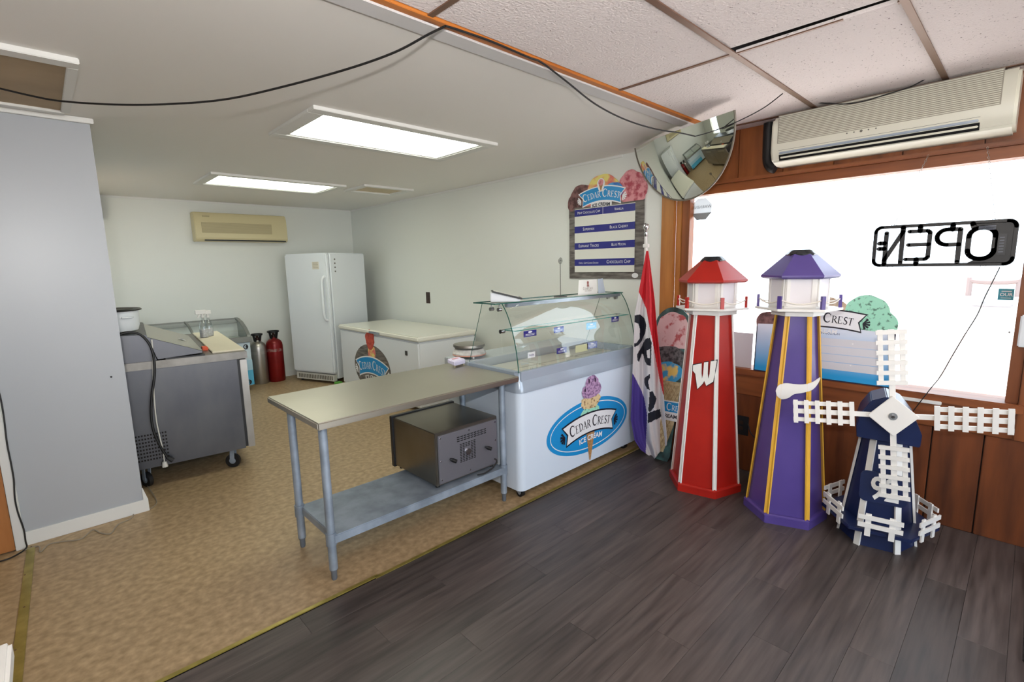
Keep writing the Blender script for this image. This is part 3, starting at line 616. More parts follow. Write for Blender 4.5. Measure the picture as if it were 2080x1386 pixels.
# ================================================================ WORK TABLE, OVEN
tb = thing('work_table', 'stainless steel work table on galvanised legs', 'table', (1.53, 2.61, 0))
b = MB().box(.862, 2.19, 2.253, 2.97, .845, .882); b.build('tabletop', steelT_m, tb, .006, 3)
box('shelf', galv_m, (.93, 2.125, 2.335, 2.80, .205, .252), tb, .004)
for x, y in ((.925, 2.362), (.925, 2.79), (2.128, 2.362), (2.128, 2.79)):
    lg = MB().cyl((x, y, .06), (x, y, .845), .0215, n=24).build('leg', galv_m, tb)
    MB().lathe([(.012, 0), (.015, .01), (.015, .045), (.021, .06), (.0205, .075)], (x, y, 0), 20).build('foot', M('foot_grey', (110, 118, 128), .5, .4), lg)
    MB().lathe([(.027, .195), (.027, .262)], (x, y, 0), 20).build('shelf_collar', galv_m, lg)
ov = thing('countertop_oven', 'stainless oven turned back to front on the shelf of the work table', 'oven', (1.85, 2.62, .252))
box('case', M('oven_steel', (138, 132, 122), .27, 1, c2=(150, 144, 134), scale=3, rough2=.42), (1.60, 2.10, 2.385, 2.87, .272, .608), ov, .004)
box('back_panel', M('oven_panel', (156, 156, 164), .38, .8), (1.615, 2.088, 2.372, 2.386, .285, .590), ov, .003)
box('front_flange', steelD_m, (1.59, 2.11, 2.868, 2.90, .262, .615), ov, .003)
g = MB()
for i in range(9):
    for j in range(3): x = 1.755+.027*i-(0 if i < 4 else -.0); g.box(x, x+.020, 2.3705, 2.373, .545-.013*j, .551-.013*j)
for i in range(6):
    for j in range(12):
        if 2 <= i <= 3 and 3 <= j <= 7: continue
        x = 1.775+.022*i; g.box(x, x+.015, 2.3705, 2.373, .495-.0105*j, .500-.0105*j)
g.build('vent_slots', black_m, ov)['kind'] = 'stuff'
MB().lathe([(.022, 0), (.02, .01)], (0, 0, 0), 18).build('fan_hub', chrome_m, ov, org=(0, 0, 0)).matrix_local = Matrix.Translation((1.838-1.85, 2.372-2.62, .437-.252)) @ Matrix.Rotation(pi/2, 4, 'X')
for x, z in ((1.70, .425), (1.985, .425)): MB().tube([(x, 2.372, z), (x, 2.345, z-.0), (x+.012, 2.325, z-.006)], [.007, .013, .012], 12).build('spacer_knob', black_m, ov)
for x, z in ((1.63, .31), (1.63, .43), (1.63, .575), (2.07, .31), (2.07, .45), (2.07, .575), (1.85, .575), (1.85, .31)): MB().cyl((x, 2.369, z), (x, 2.373, z), .005, n=10).build('screw', chrome_m, ov)
for x, y in ((1.63, 2.42), (2.07, 2.42), (1.63, 2.84), (2.07, 2.84)): MB().cyl((x, y, .252), (x, y, .275), .014, n=14).build('foot', black_m, ov)
MB().tube([(2.06, 2.371, .32), (2.055, 2.345, .315), (2.02, 2.34, .285), (1.95, 2.345, .262), (1.90, 2.36, .262)], .005, 8, 6).build('oven_cord', blackcord_m, ov)
sc_ = thing('kitchen_scale', 'portion scale with a round steel pan at the rear of the display freezer', 'scale', (2.345, 2.965, .905))
MB().lathe([(.10, .012), (.128, .02), (.13, .035), (.118, .05), (.112, .065), (.09, .07)], (2.345, 2.965, .905), 40).build('scale_base', M('scale_grey', (206, 204, 200), .4, c2=(186, 182, 176), scale=30), sc_)
MB().lathe([(.127, .018), (.131, .024), (.127, .030)], (2.345, 2.965, .905), 40).build('base_ring', M('scale_pink', (214, 150, 128), .4), sc_)
MB().lathe([(.115, .078), (.122, .082), (.122, .100), (.112, .103)], (2.345, 2.965, .905), 40).build('pan', steel_m, sc_)
for a in (30, 150, 270): MB().cyl((2.312+.09*cos(radians(a)), 2.965+.09*sin(radians(a)), .905), (2.312+.09*cos(radians(a)), 2.965+.09*sin(radians(a)), .92), .008, n=10).build('foot', whitep_m, sc_)
cr_ = thing('card_reader', 'small white card reader on the work table', 'card reader', (2.12, 2.84, .882), radians(10))
MB().prism([(0, .012), (.075, .028), (.075, .058), (.0, .045)], (-.055, -.04, 0), (0, 1, 0), (0, 0, 1), .115).build('reader_body', M('lavender_white', (222, 216, 236), .35), cr_, .005, 3)
box('stripe', M('pink_mark', (214, 160, 160), .5), (-.03, .03, -.0, .015, .053, .0575), cr_)
for x in (-.045, .05): MB().cyl((x, -.03, 0), (x, -.03, .016), .004, n=8).build('foot', M('tan_foot', (206, 190, 150), .5), cr_)

# ================================================================ DISPLAY FREEZER
df = thing('display_freezer', 'white ice cream display freezer with curved glass front', 'display freezer', (2.9, 2.6, 0))
DX0, DX1, DY0, DY1 = 2.196, 3.615, 2.262, 3.09
b = MB()
def rr(x0, x1, y0, y1, r, n=6):
    out = []
    for cx, cy, a in ((x1-r, y1-r, 0), (x0+r, y1-r, 90), (x0+r, y0+r, 180), (x1-r, y0+r, 270)): out += [(cx+r*cos(radians(a+90*k/n)), cy+r*sin(radians(a+90*k/n))) for k in range(n+1)]
    return out
def rprism(pl_, z0, z1, name, mat, parent, bv=0.): return MB().prism(pl_, (0, 0, z0), (1, 0, 0), (0, 1, 0), z1-z0).build(name, mat, parent, bv)
rprism(rr(DX0, DX1, DY0, DY1, .05), .065, .765, 'cabinet', enamelB_m, df, .004)
rm_ = MB(); pl1 = rr(DX0-.006, DX1+.006, DY0-.008, DY1, .05); pl2 = rr(DX0+.012, DX1-.012, DY0+.016, DY1, .04)
n_ = len(pl1); vs = [(x, y, .758) for x, y in pl1]+[(x, y, .795) for x, y in pl1]+[(x, y, .845) for x, y in pl2]+[(x, y, .893) for x, y in pl2]
rm_._add(vs, [tuple(range(n_))[::-1]]+[(k*n_+i, k*n_+(i+1) % n_, (k+1)*n_+(i+1) % n_, (k+1)*n_+i) for k in range(3) for i in range(n_)])
rm_.build('rim', greyrim_m, df)
# open well with inner floor
for d in ((DX0+.008, DX0+.05, DY0+.05, DY1-.002, .80, .899), (DX1-.05, DX1-.008, DY0+.05, DY1-.002, .80, .899), (DX0+.03, DX1-.03, DY0+.012, DY0+.052, .80, .8985)): box('rim_cap', greyrim_m, (*d,), df, .003)
box('rear_ledge', M('ledge_grey', (178, 184, 188), .35, .2), (DX0+.0, DX1, 2.80, DY1, .81, .905), df, .004)
wellm = M('well_beige', (196, 192, 180), .45, c2=(176, 172, 158), scale=3)
box('well_floor', wellm, (DX0+.02, DX1-.02, DY0+.02, 2.82, .80, .835), df)
for k in range(3):
    x = DX0+.07+.435*k
    for j in range(2): box('well_lid', M('lid_clear_beige', (188, 186, 174), .2), (x, x+.42, 2.33+.235*j, 2.555+.235*j, .835, .846), df, .003)
# glass
gp = [(2.285, .893), (2.292, .97), (2.312, 1.08), (2.345, 1.19), (2.385, 1.28), (2.43, 1.345)]
g = MB(); g._add([(x, *p) for p in gp for x in (DX0+.02, DX1-.02)], [(2*i, 2*i+1, 2*i+3, 2*i+2) for i in range(len(gp)-1)])
# finer curve
def cat(P_, n=6):
    Q = []
    for i in range(len(P_)-1):
        a, b_, c, d = [Vector(P_[max(0, min(len(P_)-1, k))]) for k in (i-1, i, i+1, i+2)]
        for k in range(n): t = k/n; Q.append(.5*((2*b_)+(c-a)*t+(2*a-5*b_+4*c-d)*t*t+(3*b_-a-3*c+d)*t**3))
    return Q+[Vector(P_[-1])]
gc = cat([Vector((p[0], p[1], 0)) for p in gp]); g.b.free(); g = MB()
g._add([(x, p.x, p.y) for p in gc for x in (DX0+.02, DX1-.02)], [(2*i, 2*i+1, 2*i+3, 2*i+2) for i in range(len(gc)-1)]); g.build('curved_glass', glassd_m, df, sharp=80)
side = [(p.x+.004, p.y) for p in gc]+[(2.635, 1.345), (2.80, .905), (2.80, .893)]
for x in (DX0+.018, DX1-.018):
    gs = MB()._add([(x, *p) for p in side], [tuple(range(len(side)))]).build('side_glass', glassd_m, df)
    MB().tube([(x, p.x, p.y) for p in gc], .0035, 6).build('glass_edge', glasse_m, gs)
    MB().tube([(x, 2.635, 1.345), (x, 2.80, .905)], .0022, 6).build('glass_edge', glasse_m, gs)
tp = box('top_glass', glassd_m, (DX0-.06, DX1-.01, 2.415, 2.64, 1.347, 1.349), df)
g = MB(); frame_ring(g, DX0-.06, DX1-.01, 2.415, 2.64, .004, 1.345, 1.353); g.build('glass_edge', glasse_m, tp)
box('top_rail', M('rail_alu', (150, 160, 172), .3, .7), (DX0+.06, DX1-.03, 2.425, 2.455, 1.318, 1.345), df, .003)
for x in (DX0+.02, DX1-.05):
    for y in (2.46, 2.54): MB().cyl((x, y, 1.345), (x, y, 1.315), .006, n=10).cyl((x-.014, y, 1.305), (x+.014, y, 1.305), .013, n=14).build('glass_clamp', chrome_m, df)
    MB().cyl((x-.016, 2.44, 1.158), (x+.02, 2.44, 1.158), .014, n=14).build('shelf_clamp', chrome_m, df)
sh = box('glass_shelf', glassd_m, (DX0+.04, DX1-.04, 2.335, 2.46, 1.165, 1.1665), df)
g = MB(); frame_ring(g, DX0+.04, DX1-.04, 2.335, 2.46, .004, 1.1635, 1.1685); g.build('glass_edge', M('glass_edge_teal', (60, 150, 140), .2), sh)
for z in (.70, .255): box('hinge_plate', black_m, (DX1-.035, DX1-.002, DY0-.003, DY0+.004, z, z+.035), df)
for x in (DX0+.06, DX1-.10):
    for y in (2.315, 3.0): caster(df, x, y, .075, .030)
# front sticker
OC = (2.955, DY0-.0012, .362); fr = (OC, (1, 0, 0), (0, 0, 1))
sk = dec(df, 'oval_sticker', blue_m, fr, [ell(0, 0, .502, .208, 72)], .0004)
dec(sk, 'oval_line', inkw_m, fr, ring(0, 0, .466, .178, .007, 72), .0012)
dec(sk, 'cone_print', tan_m, fr, [[(-.058, -.02), (.062, -.02), (.002, -.282), (-.012, -.282)]], .0022)
dec(sk, 'scoop_print', sc_mint, fr, [ell(.0, .100, .122, .068, 40, .09, 1)], .0026)
dec(sk, 'scoop_print', sc_van, fr, [ell(.0, .190, .120, .058, 40, .10, 2)], .0030)
dec(sk, 'scoop_print', sc_purple, fr, [ell(.012, .275, .124, .060, 40, .08, 3)], .0034)
dec(sk, 'scoop_print', sc_purple, fr, [ell(.016, .325, .082, .068, 36, .06, 4)], .0037)
dec(sk, 'cherry_print', M('cherry_dark', (58, 34, 62), .5), fr, [ell(-.022, .352, .010, .020, 14), ell(.055, .350, .010, .018, 14), ell(-.07, .29, .010, .014, 14)], .0042)
banner(sk, fr, .60, 1.0, .0048, inkw_m, inkb_m, .084, dx=.0, dy=-.012, sub=.058, sub_mat=inkw_m)
# things on top of and inside the case
t = thing('payment_tablet', 'tablet with a black frame in a white wedge stand on the glass top', 'tablet', (2.31, 2.53, 1.353), radians(-38))
MB().prism([(-.085, 0), (.11, 0), (.125, .012), (-.065, .062), (-.085, .062)], (0, .06, 0), (1, 0, 0), (0, 0, 1), .12).build('stand', enamel_m, t, .004)
U_ = Vector((.19, 0, -.05)).normalized(); W_ = U_.cross(Vector((0, 1, 0)))
MB().prism([(-.1, -.085), (.115, -.085), (.115, .085), (-.1, .085)], (.02, 0, .042), U_, (0, 1, 0), .011).build('tablet_frame', black_m, t, .004)
MB().prism([(-.085, -.068), (.095, -.068), (.095, .068), (-.085, .068)], (.02, 0, .0535), U_, (0, 1, 0), .001).build('screen', M('pale_screen', (206, 204, 194), .3), t)
t = thing('memo_holder', 'thin wire memo holder with a spiral top on the glass top', 'memo holder', (2.875, 2.49, 1.353))
MB().lathe([(.052, 0), (.05, .005), (.01, .008)], (2.875, 2.49, 1.353), 28).build('base', black_m, t)
MB().cyl((2.875, 2.49, 1.358), (2.875, 2.49, 1.60), .0022, n=8).build('stem', black_m, t)
sp_ = [(2.875+(.004+.0215*k/36)*cos(radians(-90+k*25-0)), 2.49, 1.625+(.004+.0215*k/36)*sin(radians(-90+k*25))) for k in range(37)]
MB().tube([(2.875, 2.49, 1.60)]+[sp_[-1]]+sp_[::-1][1:], .0018, 6).build('spiral', black_m, t)
t = thing('counter_card', 'folded white ice cream card standing on the glass top', 'card', (3.25, 2.51, 1.353))
cardm = M('card_white', (232, 230, 222), .5)
MB().prism([(0, 0), (.255, 0), (.255, .118), (.02, .118)], (3.07, 2.475, 1.353), (1, 0, 0), (0, .06, .998), -.002).build('front_panel', cardm, t)
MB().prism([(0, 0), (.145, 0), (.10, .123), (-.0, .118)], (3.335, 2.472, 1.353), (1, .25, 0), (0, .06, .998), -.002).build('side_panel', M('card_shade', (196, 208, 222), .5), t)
frc = ((3.20, 2.4735, 1.354), (1, 0, 0), (0, .06, .998))
pr_ = M('brown_print', (150, 84, 76), .6)
dec(t, 'lettering', M('grey_brown_print', (150, 138, 128), .6), frc, mv(serif_text('Cedar Crest', .022), 0, .038)+mv(txt('ICE CREAM', .014, 1.2), 0, .024), .0012)
dec(t, 'cone_print', pr_, frc, [ell(0, .095, .012, .012, 18), [(-.011, .09), (.011, .09), (0, .065)]]+fan(0, .07, .014, False)+fan(0, .07, .014, True), .0012)
for i, (x, z, w_, h_, c, lb) in enumerate(((2.375, 1.137, .125, .042, navyp_m, 'blue flavour label stuck under the left end of the glass shelf'), (2.672, 1.132, .108, .040, M('label_blue', (56, 84, 170), .4), 'blue flavour label under the middle of the glass shelf'), (3.055, 1.122, .125, .052, M('label_sky', (96, 188, 226), .4), 'sky blue label under the glass shelf'), (3.37, 1.145, .10, .042, navyp_m, 'blue flavour label under the right end of the glass shelf'), (2.72, .972, .11, .042, navyp_m, 'blue flavour label standing low in the middle of the case'), (2.40, .983, .072, .040, inkw_m, 'small white handwritten label standing low at the left of the case'), (3.085, .965, .13, .052, M('label_lilac', (186, 196, 220), .4, c2=(90, 100, 170), scale=60), 'crumpled lilac and white label standing low at the right of the case'))):
    yy = 2.330 if z > 1.05 else 2.345
    t = thing('flavour_label', lb, 'label', (x, yy, z-h_/2), group='flavour labels in the display freezer')
    box('card', c, (x-w_/2, x+w_/2, yy, yy+.0015, z-h_/2, z+h_/2), t)
    f = ((x, yy, z), (1, 0, 0), (0, 0, 1))
    ink = navyp_m if c is inkw_m else inkw_m
    if i == 5: dec(t, 'lettering', ink, f, mv(txt('Vanilla', .02), 0, -.006), .0008)
    else: dec(t, 'lettering', ink, f, [rect(-w_*.36, w_*.36, -.004, -.001), rect(-w_*.36, w_*.32, -.012, -.009), ell(0, .011, w_*.16, .006, 16)], .0008)
tag(MB().box(2.88, 3.03, 2.345, 2.347, .93, .985).build('flavour_label', M('clear_yellow', (206, 204, 160), .3), org=(2.95, 2.345, .93)), 'blank yellowish label standing low beside the crumpled lilac one', 'label', 'flavour labels in the display freezer')

# ================================================================ MENU BOARD on the wall
mbd = thing('menu_board', 'ice cream menu board with scoops on top, hung on the white wall', 'menu board', (WX, 2.715, 1.46))
fr = ((WX-.001, 2.715, 1.46), (0, -1, 0), (0, 0, 1))
MB().prism(rect(-.405, .405, 0, .70), *fr, .012).build('panel', barn_m, mbd)
for a_, cx, cy, a, bb, sd in ((sc_choc, -.375, .70, .045, .07, 9), (sc_choc, -.26, .73, .14, .135, 1), (sc_pink, .375, .755, .055, .07, 3), (sc_pink, .275, .775, .125, .145, 2), (sc_pink, .33, .70, .08, .09, 6), (sc_super, -.14, .70, .10, .095, 5), (sc_super, -.02, .80, .165, .125, 4), (sc_sblue, .10, .765, .10, .075, 7)):
    MB().prism(ell(cx, cy, a, bb, 36, .05, sd), *fr, .0122+.00055*sd).build('scoop_print', a_, mbd)
dec(mbd, 'lower_wood', barn_m, fr, [rect(-.405, .405, .56, .66)], .0168)
rows = M('menu_cream', (226, 226, 216), .45)
dec(mbd, 'menu_field', rows, fr, [rect(-.335, .325, .06, .645)], .0175)
for k, (l_, r_) in enumerate((('Mint Chocolate Chip', 'Vanilla'), ('Superman', 'Black Cherry'), ('Elephant Tracks', 'Blue Moon'), ('Choc. Chip Cookie Dough', 'Chocolate Chip'))):
    z = .578-.153*k; st = dec(mbd, 'flavour_strip', navyp_m, fr, [rect(-.335, .325, z, z+.062)], .0180)
    sz = (.034, .040, .040, .024)[k]; s2 = (.034, .038, .036, .042)[k]
    dec(st, 'lettering', inkw_m, fr, mv(txt(l_, sz, .82, True), -.17, z+.020), .0186); dec(st, 'lettering', inkw_m, fr, mv(txt(r_, s2, .85, True), .16, z+.020), .0186)
dec(mbd, 'divider', inkw_m, fr, [rect(-.012, -.008, .578, .645)], .0190)
dec(mbd, 'white_patch', inkw_m, fr, [rect(-.145, .085, .648, .705)], .0191)
banner(mbd, fr, .44, .62, .0196, blue_m, inkw_m, .068, dx=-.03, dy=.728, sub=.040, sub_mat=inkb_m, edge=inkw_m)
cn = dec(mbd, 'cone_emblem', inkw_m, fr, [ell(-.03, .845, .042, .045, 28), [(-.068, .82), (.008, .82), (-.012, .775), (-.048, .775)]], .0225)
dec(cn, 'cone_print', tan_m, fr, [[(-.052, .835), (-.008, .835), (-.030, .775)]], .0230); dec(cn, 'scoop_print', sc_pink, fr, [ell(-.03, .855, .028, .028, 24)], .0234)
dec(mbd, 'small_badge', inkw_m, fr, [ell(.33, .03, .032, .022, 24)], .0135)

# ================================================================ MIRROR
A_ = Vector((3.587, 2.309, 2.508)); B_ = Vector((3.072, 1.306, 2.474)); C0 = (A_+B_)/2; e1 = (B_-A_).normalized(); Rm = (B_-A_).length/2
low = Vector((3.413, 1.745, 2.037)); e2 = (low-C0); e2 -= e1*e2.dot(e1); Ra = e2.length/Rm; e2.normalize(); nn = e1.cross(e2)
if nn.x > 0: nn = -nn
mi = thing('convex_mirror', 'half-dome convex security mirror under the ceiling', 'mirror', C0)
dep = .075; Rs = (Rm*Rm+dep*dep)/(2*dep)
def dome(r, t): q = Rs-(Rs-dep); return C0+(e1*cos(t)+e2*(Ra*sin(t)))*r+nn*(math.sqrt(max(Rs*Rs-r*r, 0))-(Rs-dep))
vs = []; NR, NT = 26, 56
for i in range(NR+1):
    for j in range(NT+1): vs.append(dome(Rm*i/NR, pi*j/NT))
MB()._add(vs, [(i*(NT+1)+j, (i+1)*(NT+1)+j, (i+1)*(NT+1)+j+1, i*(NT+1)+j+1) for i in range(NR) for j in range(NT)]).build('mirror_face', mirror_m, mi, sharp=80)
MB().tube([dome(Rm, pi*j/NT) for j in range(NT+1)], .006, 8).build('rim', M('rim_grey', (120, 112, 100), .4), mi)
tp_ = [dome(Rm*(1-2*k/40) if k <= 20 else Rm*(2*k/40-1), 0 if k <= 20 else pi) for k in range(41)]
g = MB(); g._add(tp_+[p-nn*(nn.dot(p-C0)) for p in tp_], [(k, k+1, 41+k+1, 41+k) for k in range(40)]); g.build('back_plate', M('mirror_back', (190, 186, 170), .5), mi)

# ================================================================ OVERHEAD CORDS
pz = [((-60, 168), 2.45), ((0, 180), 2.44), ((60, 194), 2.42), ((120, 205), 2.40), ((220, 212), 2.375), ((330, 212), 2.36), ((450, 203), 2.36), ((560, 180), 2.375), ((700, 142), 2.41), ((800, 107), 2.44), ((870, 70), 2.48), ((905, 53), 2.498)]
c1 = [pix(*p, 2, z) for p, z in pz]
cord('overhead_cord', c1, .0045, blackcord_m, 'black cord sagging under the back ceiling from the left edge to the wood lath')
pz = [((905, 53), 2.498), ((935, 62), 2.505), ((1000, 85), 2.508), ((1075, 117), 2.50), ((1100, 127), 2.49), ((1150, 165), 2.46), ((1210, 212), 2.42), ((1270, 243), 2.39), ((1330, 262), 2.37), ((1380, 270), 2.365), ((1412, 277), 2.36)]
cord('overhead_cord', [pix(*p, 2, z) for p, z in pz], .0042, blackcord_m, 'black cord drooping from the wood lath to the front of the convex mirror')
pz = [((1412, 277), 2.36), ((1450, 266), 2.38), ((1500, 246), 2.41), ((1550, 220), 2.46), ((1590, 190), 2.512)]
cord('overhead_cord', [pix(*p, 2, z) for p, z in pz], .003, blackcord_m, 'thin black cord rising from the convex mirror to the tiled ceiling')
cord('overhead_cord', [pix(x, y, 0, 3.51) for x, y in ((1636, 207), (1680, 210), (1720, 211), (1760, 204), (1800, 192), (1850, 176), (1893, 153))], .0032, blackcord_m, 'thin black cord draped across the ivory air conditioner')

# ================================================================ FLAG
fp_ = thing('flag_pole', 'white flag pole with a ball finial leaning in the corner', 'flag pole', (3.60, 2.13, 0))
ptop = pix(1312, 478, 0, 3.62); pbot = Vector((3.56, 2.09, .0))
MB().tube([pbot, ptop], .011, 12).build('pole', whitep_m, fp_)
dz_ = (ptop-pbot).normalized()
MB().lathe([(.013, 0), (.016, .005), (.016, .03), (.009, .035), (.012, .05), (.022, .062), (.026, .08), (.02, .098), (.006, .106)], ptop-Vector((0, 0, .01)), 20).build('finial', chrome_m, fp_)
box('clip', whitep_m, (ptop.x-.02, ptop.x+.01, ptop.y-.03, ptop.y+.015, ptop.z-.10, ptop.z-.07), fp_, .003)
def ip(tab, y):
    if y <= tab[0][0]: return tab[0][1]
    for (a, p), (b_, q_) in zip(tab, tab[1:]):
        if y <= b_: return p+(q_-p)*(y-a)/(b_-a)
    return tab[-1][1]
Lf = [(510, 1313), (592, 1298), (640, 1289), (696, 1287), (774, 1284), (852, 1281), (895, 1289), (917, 1303), (935, 1312)]
Rf = [(510, 1317), (545, 1322), (610, 1330), (675, 1335), (761, 1346), (826, 1350), (891, 1355), (940, 1353)]
RW = [(510, 1300), (592, 1297), (600, 1301), (627, 1313), (688, 1324), (748, 1335), (800, 1347), (812, 1352), (815, 1400)]
WB = [(700, 1280), (720, 1283), (757, 1284), (779, 1296), (809, 1309), (844, 1315), (887, 1313), (935, 1311)]
LET = [[(38, 85), (80, 78), (118, 105), (135, 160), (128, 230), (100, 290), (65, 335), (33, 348), (33, 318), (56, 313), (76, 280), (80, 200), (68, 152), (38, 145)],
       [(60, 405), (100, 330), (130, 280), (165, 270), (178, 310), (173, 505), (140, 495), (122, 460), (110, 410), (95, 400), (72, 472), (60, 455)],
       [(165, 568), (165, 602), (150, 630), (158, 680), (166, 706), (140, 692), (118, 645), (120, 605)],
       [(160, 720), (187, 712), (217, 775), (197, 850), (165, 885), (150, 872), (158, 800)], [(150, 893), (245, 858), (261, 922), (147, 982)]]
HOLE = [(136, 376), (166, 364), (166, 440), (144, 436)]
def inside(p, x, y):
    c_ = False; n_p = len(p)
    for i_ in range(n_p):
        (xa, ya), (xb, yb_) = p[i_], p[i_-1]
        if (ya > y) != (yb_ > y) and x < (xb-xa)*(y-ya)/(yb_-ya)+xa: c_ = not c_
    return c_
NU, NV = 72, 280; fv = []; ff = []; fmi = []
for j in range(NV+1):
    for i in range(NU+1):
        u, v = i/NU, j/NV; yb = 915+18*sin(min(1, u*1.6)*pi*.55)-34*max(0, u-.45)*1.5; y = 510+v*(yb-510)
        x = ip(Lf, y)*(1-u)+ip(Rf, y)*u; env = min(1, v*2.2)
        X_ = 3.50-.030*env*sin(u*11+1.6*v)-.012*env*sin(u*25+2)+.02*(1-v)
        fv.append(pix(x, y, 0, X_))
for j in range(NV):
    for i in range(NU):
        k = j*(NU+1)+i; ff.append((k, k+1, k+NU+2, k+NU+1)); u, v = (i+.5)/NU, (j+.5)/NV
        yb = 915+18*sin(min(1, u*1.6)*pi*.55)-34*max(0, u-.45)*1.5; y = 510+v*(yb-510); x = ip(Lf, y)*(1-u)+ip(Rf, y)*u
        c = 0 if x > ip(RW, y) else (2 if (y > 700 and x < ip(WB, y)) else 1)
        lx, ly = (x-1280)*4.075, (y-620)*4.075
        if c == 1 and not inside(HOLE, lx, ly) and any(inside(p_, lx, ly) for p_ in LET): c = 3
        fmi.append(c)
fb = MB(); vv = [fb.b.verts.new(p) for p in fv]
for f, c in zip(ff, fmi): fb.b.faces.new([vv[k] for k in f]).material_index = c
fo = fb.build('open_flag', [flagR, flagW, flagB, flagK], org=(3.5, 2.08, .1), sharp=80)
md = fo.modifiers.new('thick', 'SOLIDIFY'); md.thickness = .002
tag(fo, 'hanging red, white and purple OPEN flag', 'flag')

# ================================================================ CONE SIGN (leans in the corner)
cs = thing('cone_sign', 'tall cut-out ice cream cone sign leaning behind the red lighthouse', 'sign', (3.56, 1.93, 0))
tO = Vector((3.50, 1.955, .0)); tV = (Vector((3.70, 1.985, 1.235))-tO); Hc = tV.length; tV.normalize(); tU = Vector((.0, -1, 0)); tU = (tU-tV*tU.dot(tV)).normalized()
fr = (tO, tU, tV)
out = [(-.055, 0), (.055, 0), (.075, .05), (.09, .35), (.125, .70), (.14, .85)]+arcp(0, Hc-.16, .155, .16, -15, 195, 20)+[(-.14, .85), (-.125, .70), (-.09, .35), (-.075, .05)]
MB().prism(out, *fr, .008).build('backing', M('dark_teal_print', (44, 62, 60), .5, c2=(70, 110, 110), scale=14), cs)
dec(cs, 'scoop_print', M('scoop_pale_pink', (222, 186, 190), .6, c2=(180, 84, 88), scale=16, lo=.52, hi=.62), fr, [ell(0, Hc-.19, .14, .15, 40, .04, 3), rect(-.13, .13, Hc-.33, Hc-.22)], .0092)
dec(cs, 'scoop_print', sc_gray, fr, [ell(0, Hc-.40, .138, .085, 40, .06, 4)], .0098)
dec(cs, 'scoop_print', M('scoop_rainbow', (60, 160, 214), .6, c2=(230, 200, 110), scale=12, lo=.5, hi=.6), fr, [ell(0, Hc-.53, .125, .085, 40, .06, 5)], .0104)
dec(cs, 'waffle_print', waffle_m, fr, [[(-.118, Hc-.60), (.118, Hc-.60), (.085, .30), (.015, .07), (-.015, .07), (-.085, .30)]], .0110)
g_ = []
for k in range(-14, 15):
    for sgn in (-1, 1):
        p0 = (k*.032, .10); p1 = (k*.032+sgn*.26, .62)
        seg = []
        for q_ in range(21):
            x_ = p0[0]+(p1[0]-p0[0])*q_/20; y_ = p0[1]+(p1[1]-p0[1])*q_/20; lim = .02+.095*max(0, min(1, (y_-.08)/.5))
            if abs(x_) < lim: seg.append((x_, y_))
        if len(seg) > 1: g_ += ribbon(seg, .0035)
dec(cs, 'waffle_lines', M('waffle_line', (146, 122, 88), .6), fr, g_, .0114)
dec(cs, 'banner', blue_m, fr, [rect(-.115, .115, .405, .485)], .0120); dec(cs, 'banner_border', inkw_m, fr, [rect(-.118, .118, .485, .495), rect(-.118, .118, .335, .405)], .0120)
dec(cs, 'lettering', inkw_m, fr, mv(serif_text('Cedar Crest', .058), 0, .418), .0126); dec(cs, 'lettering', inkb_m, fr, mv(txt('ICE CREAM', .042, 1.05, bold=.001), 0, .357), .0126)

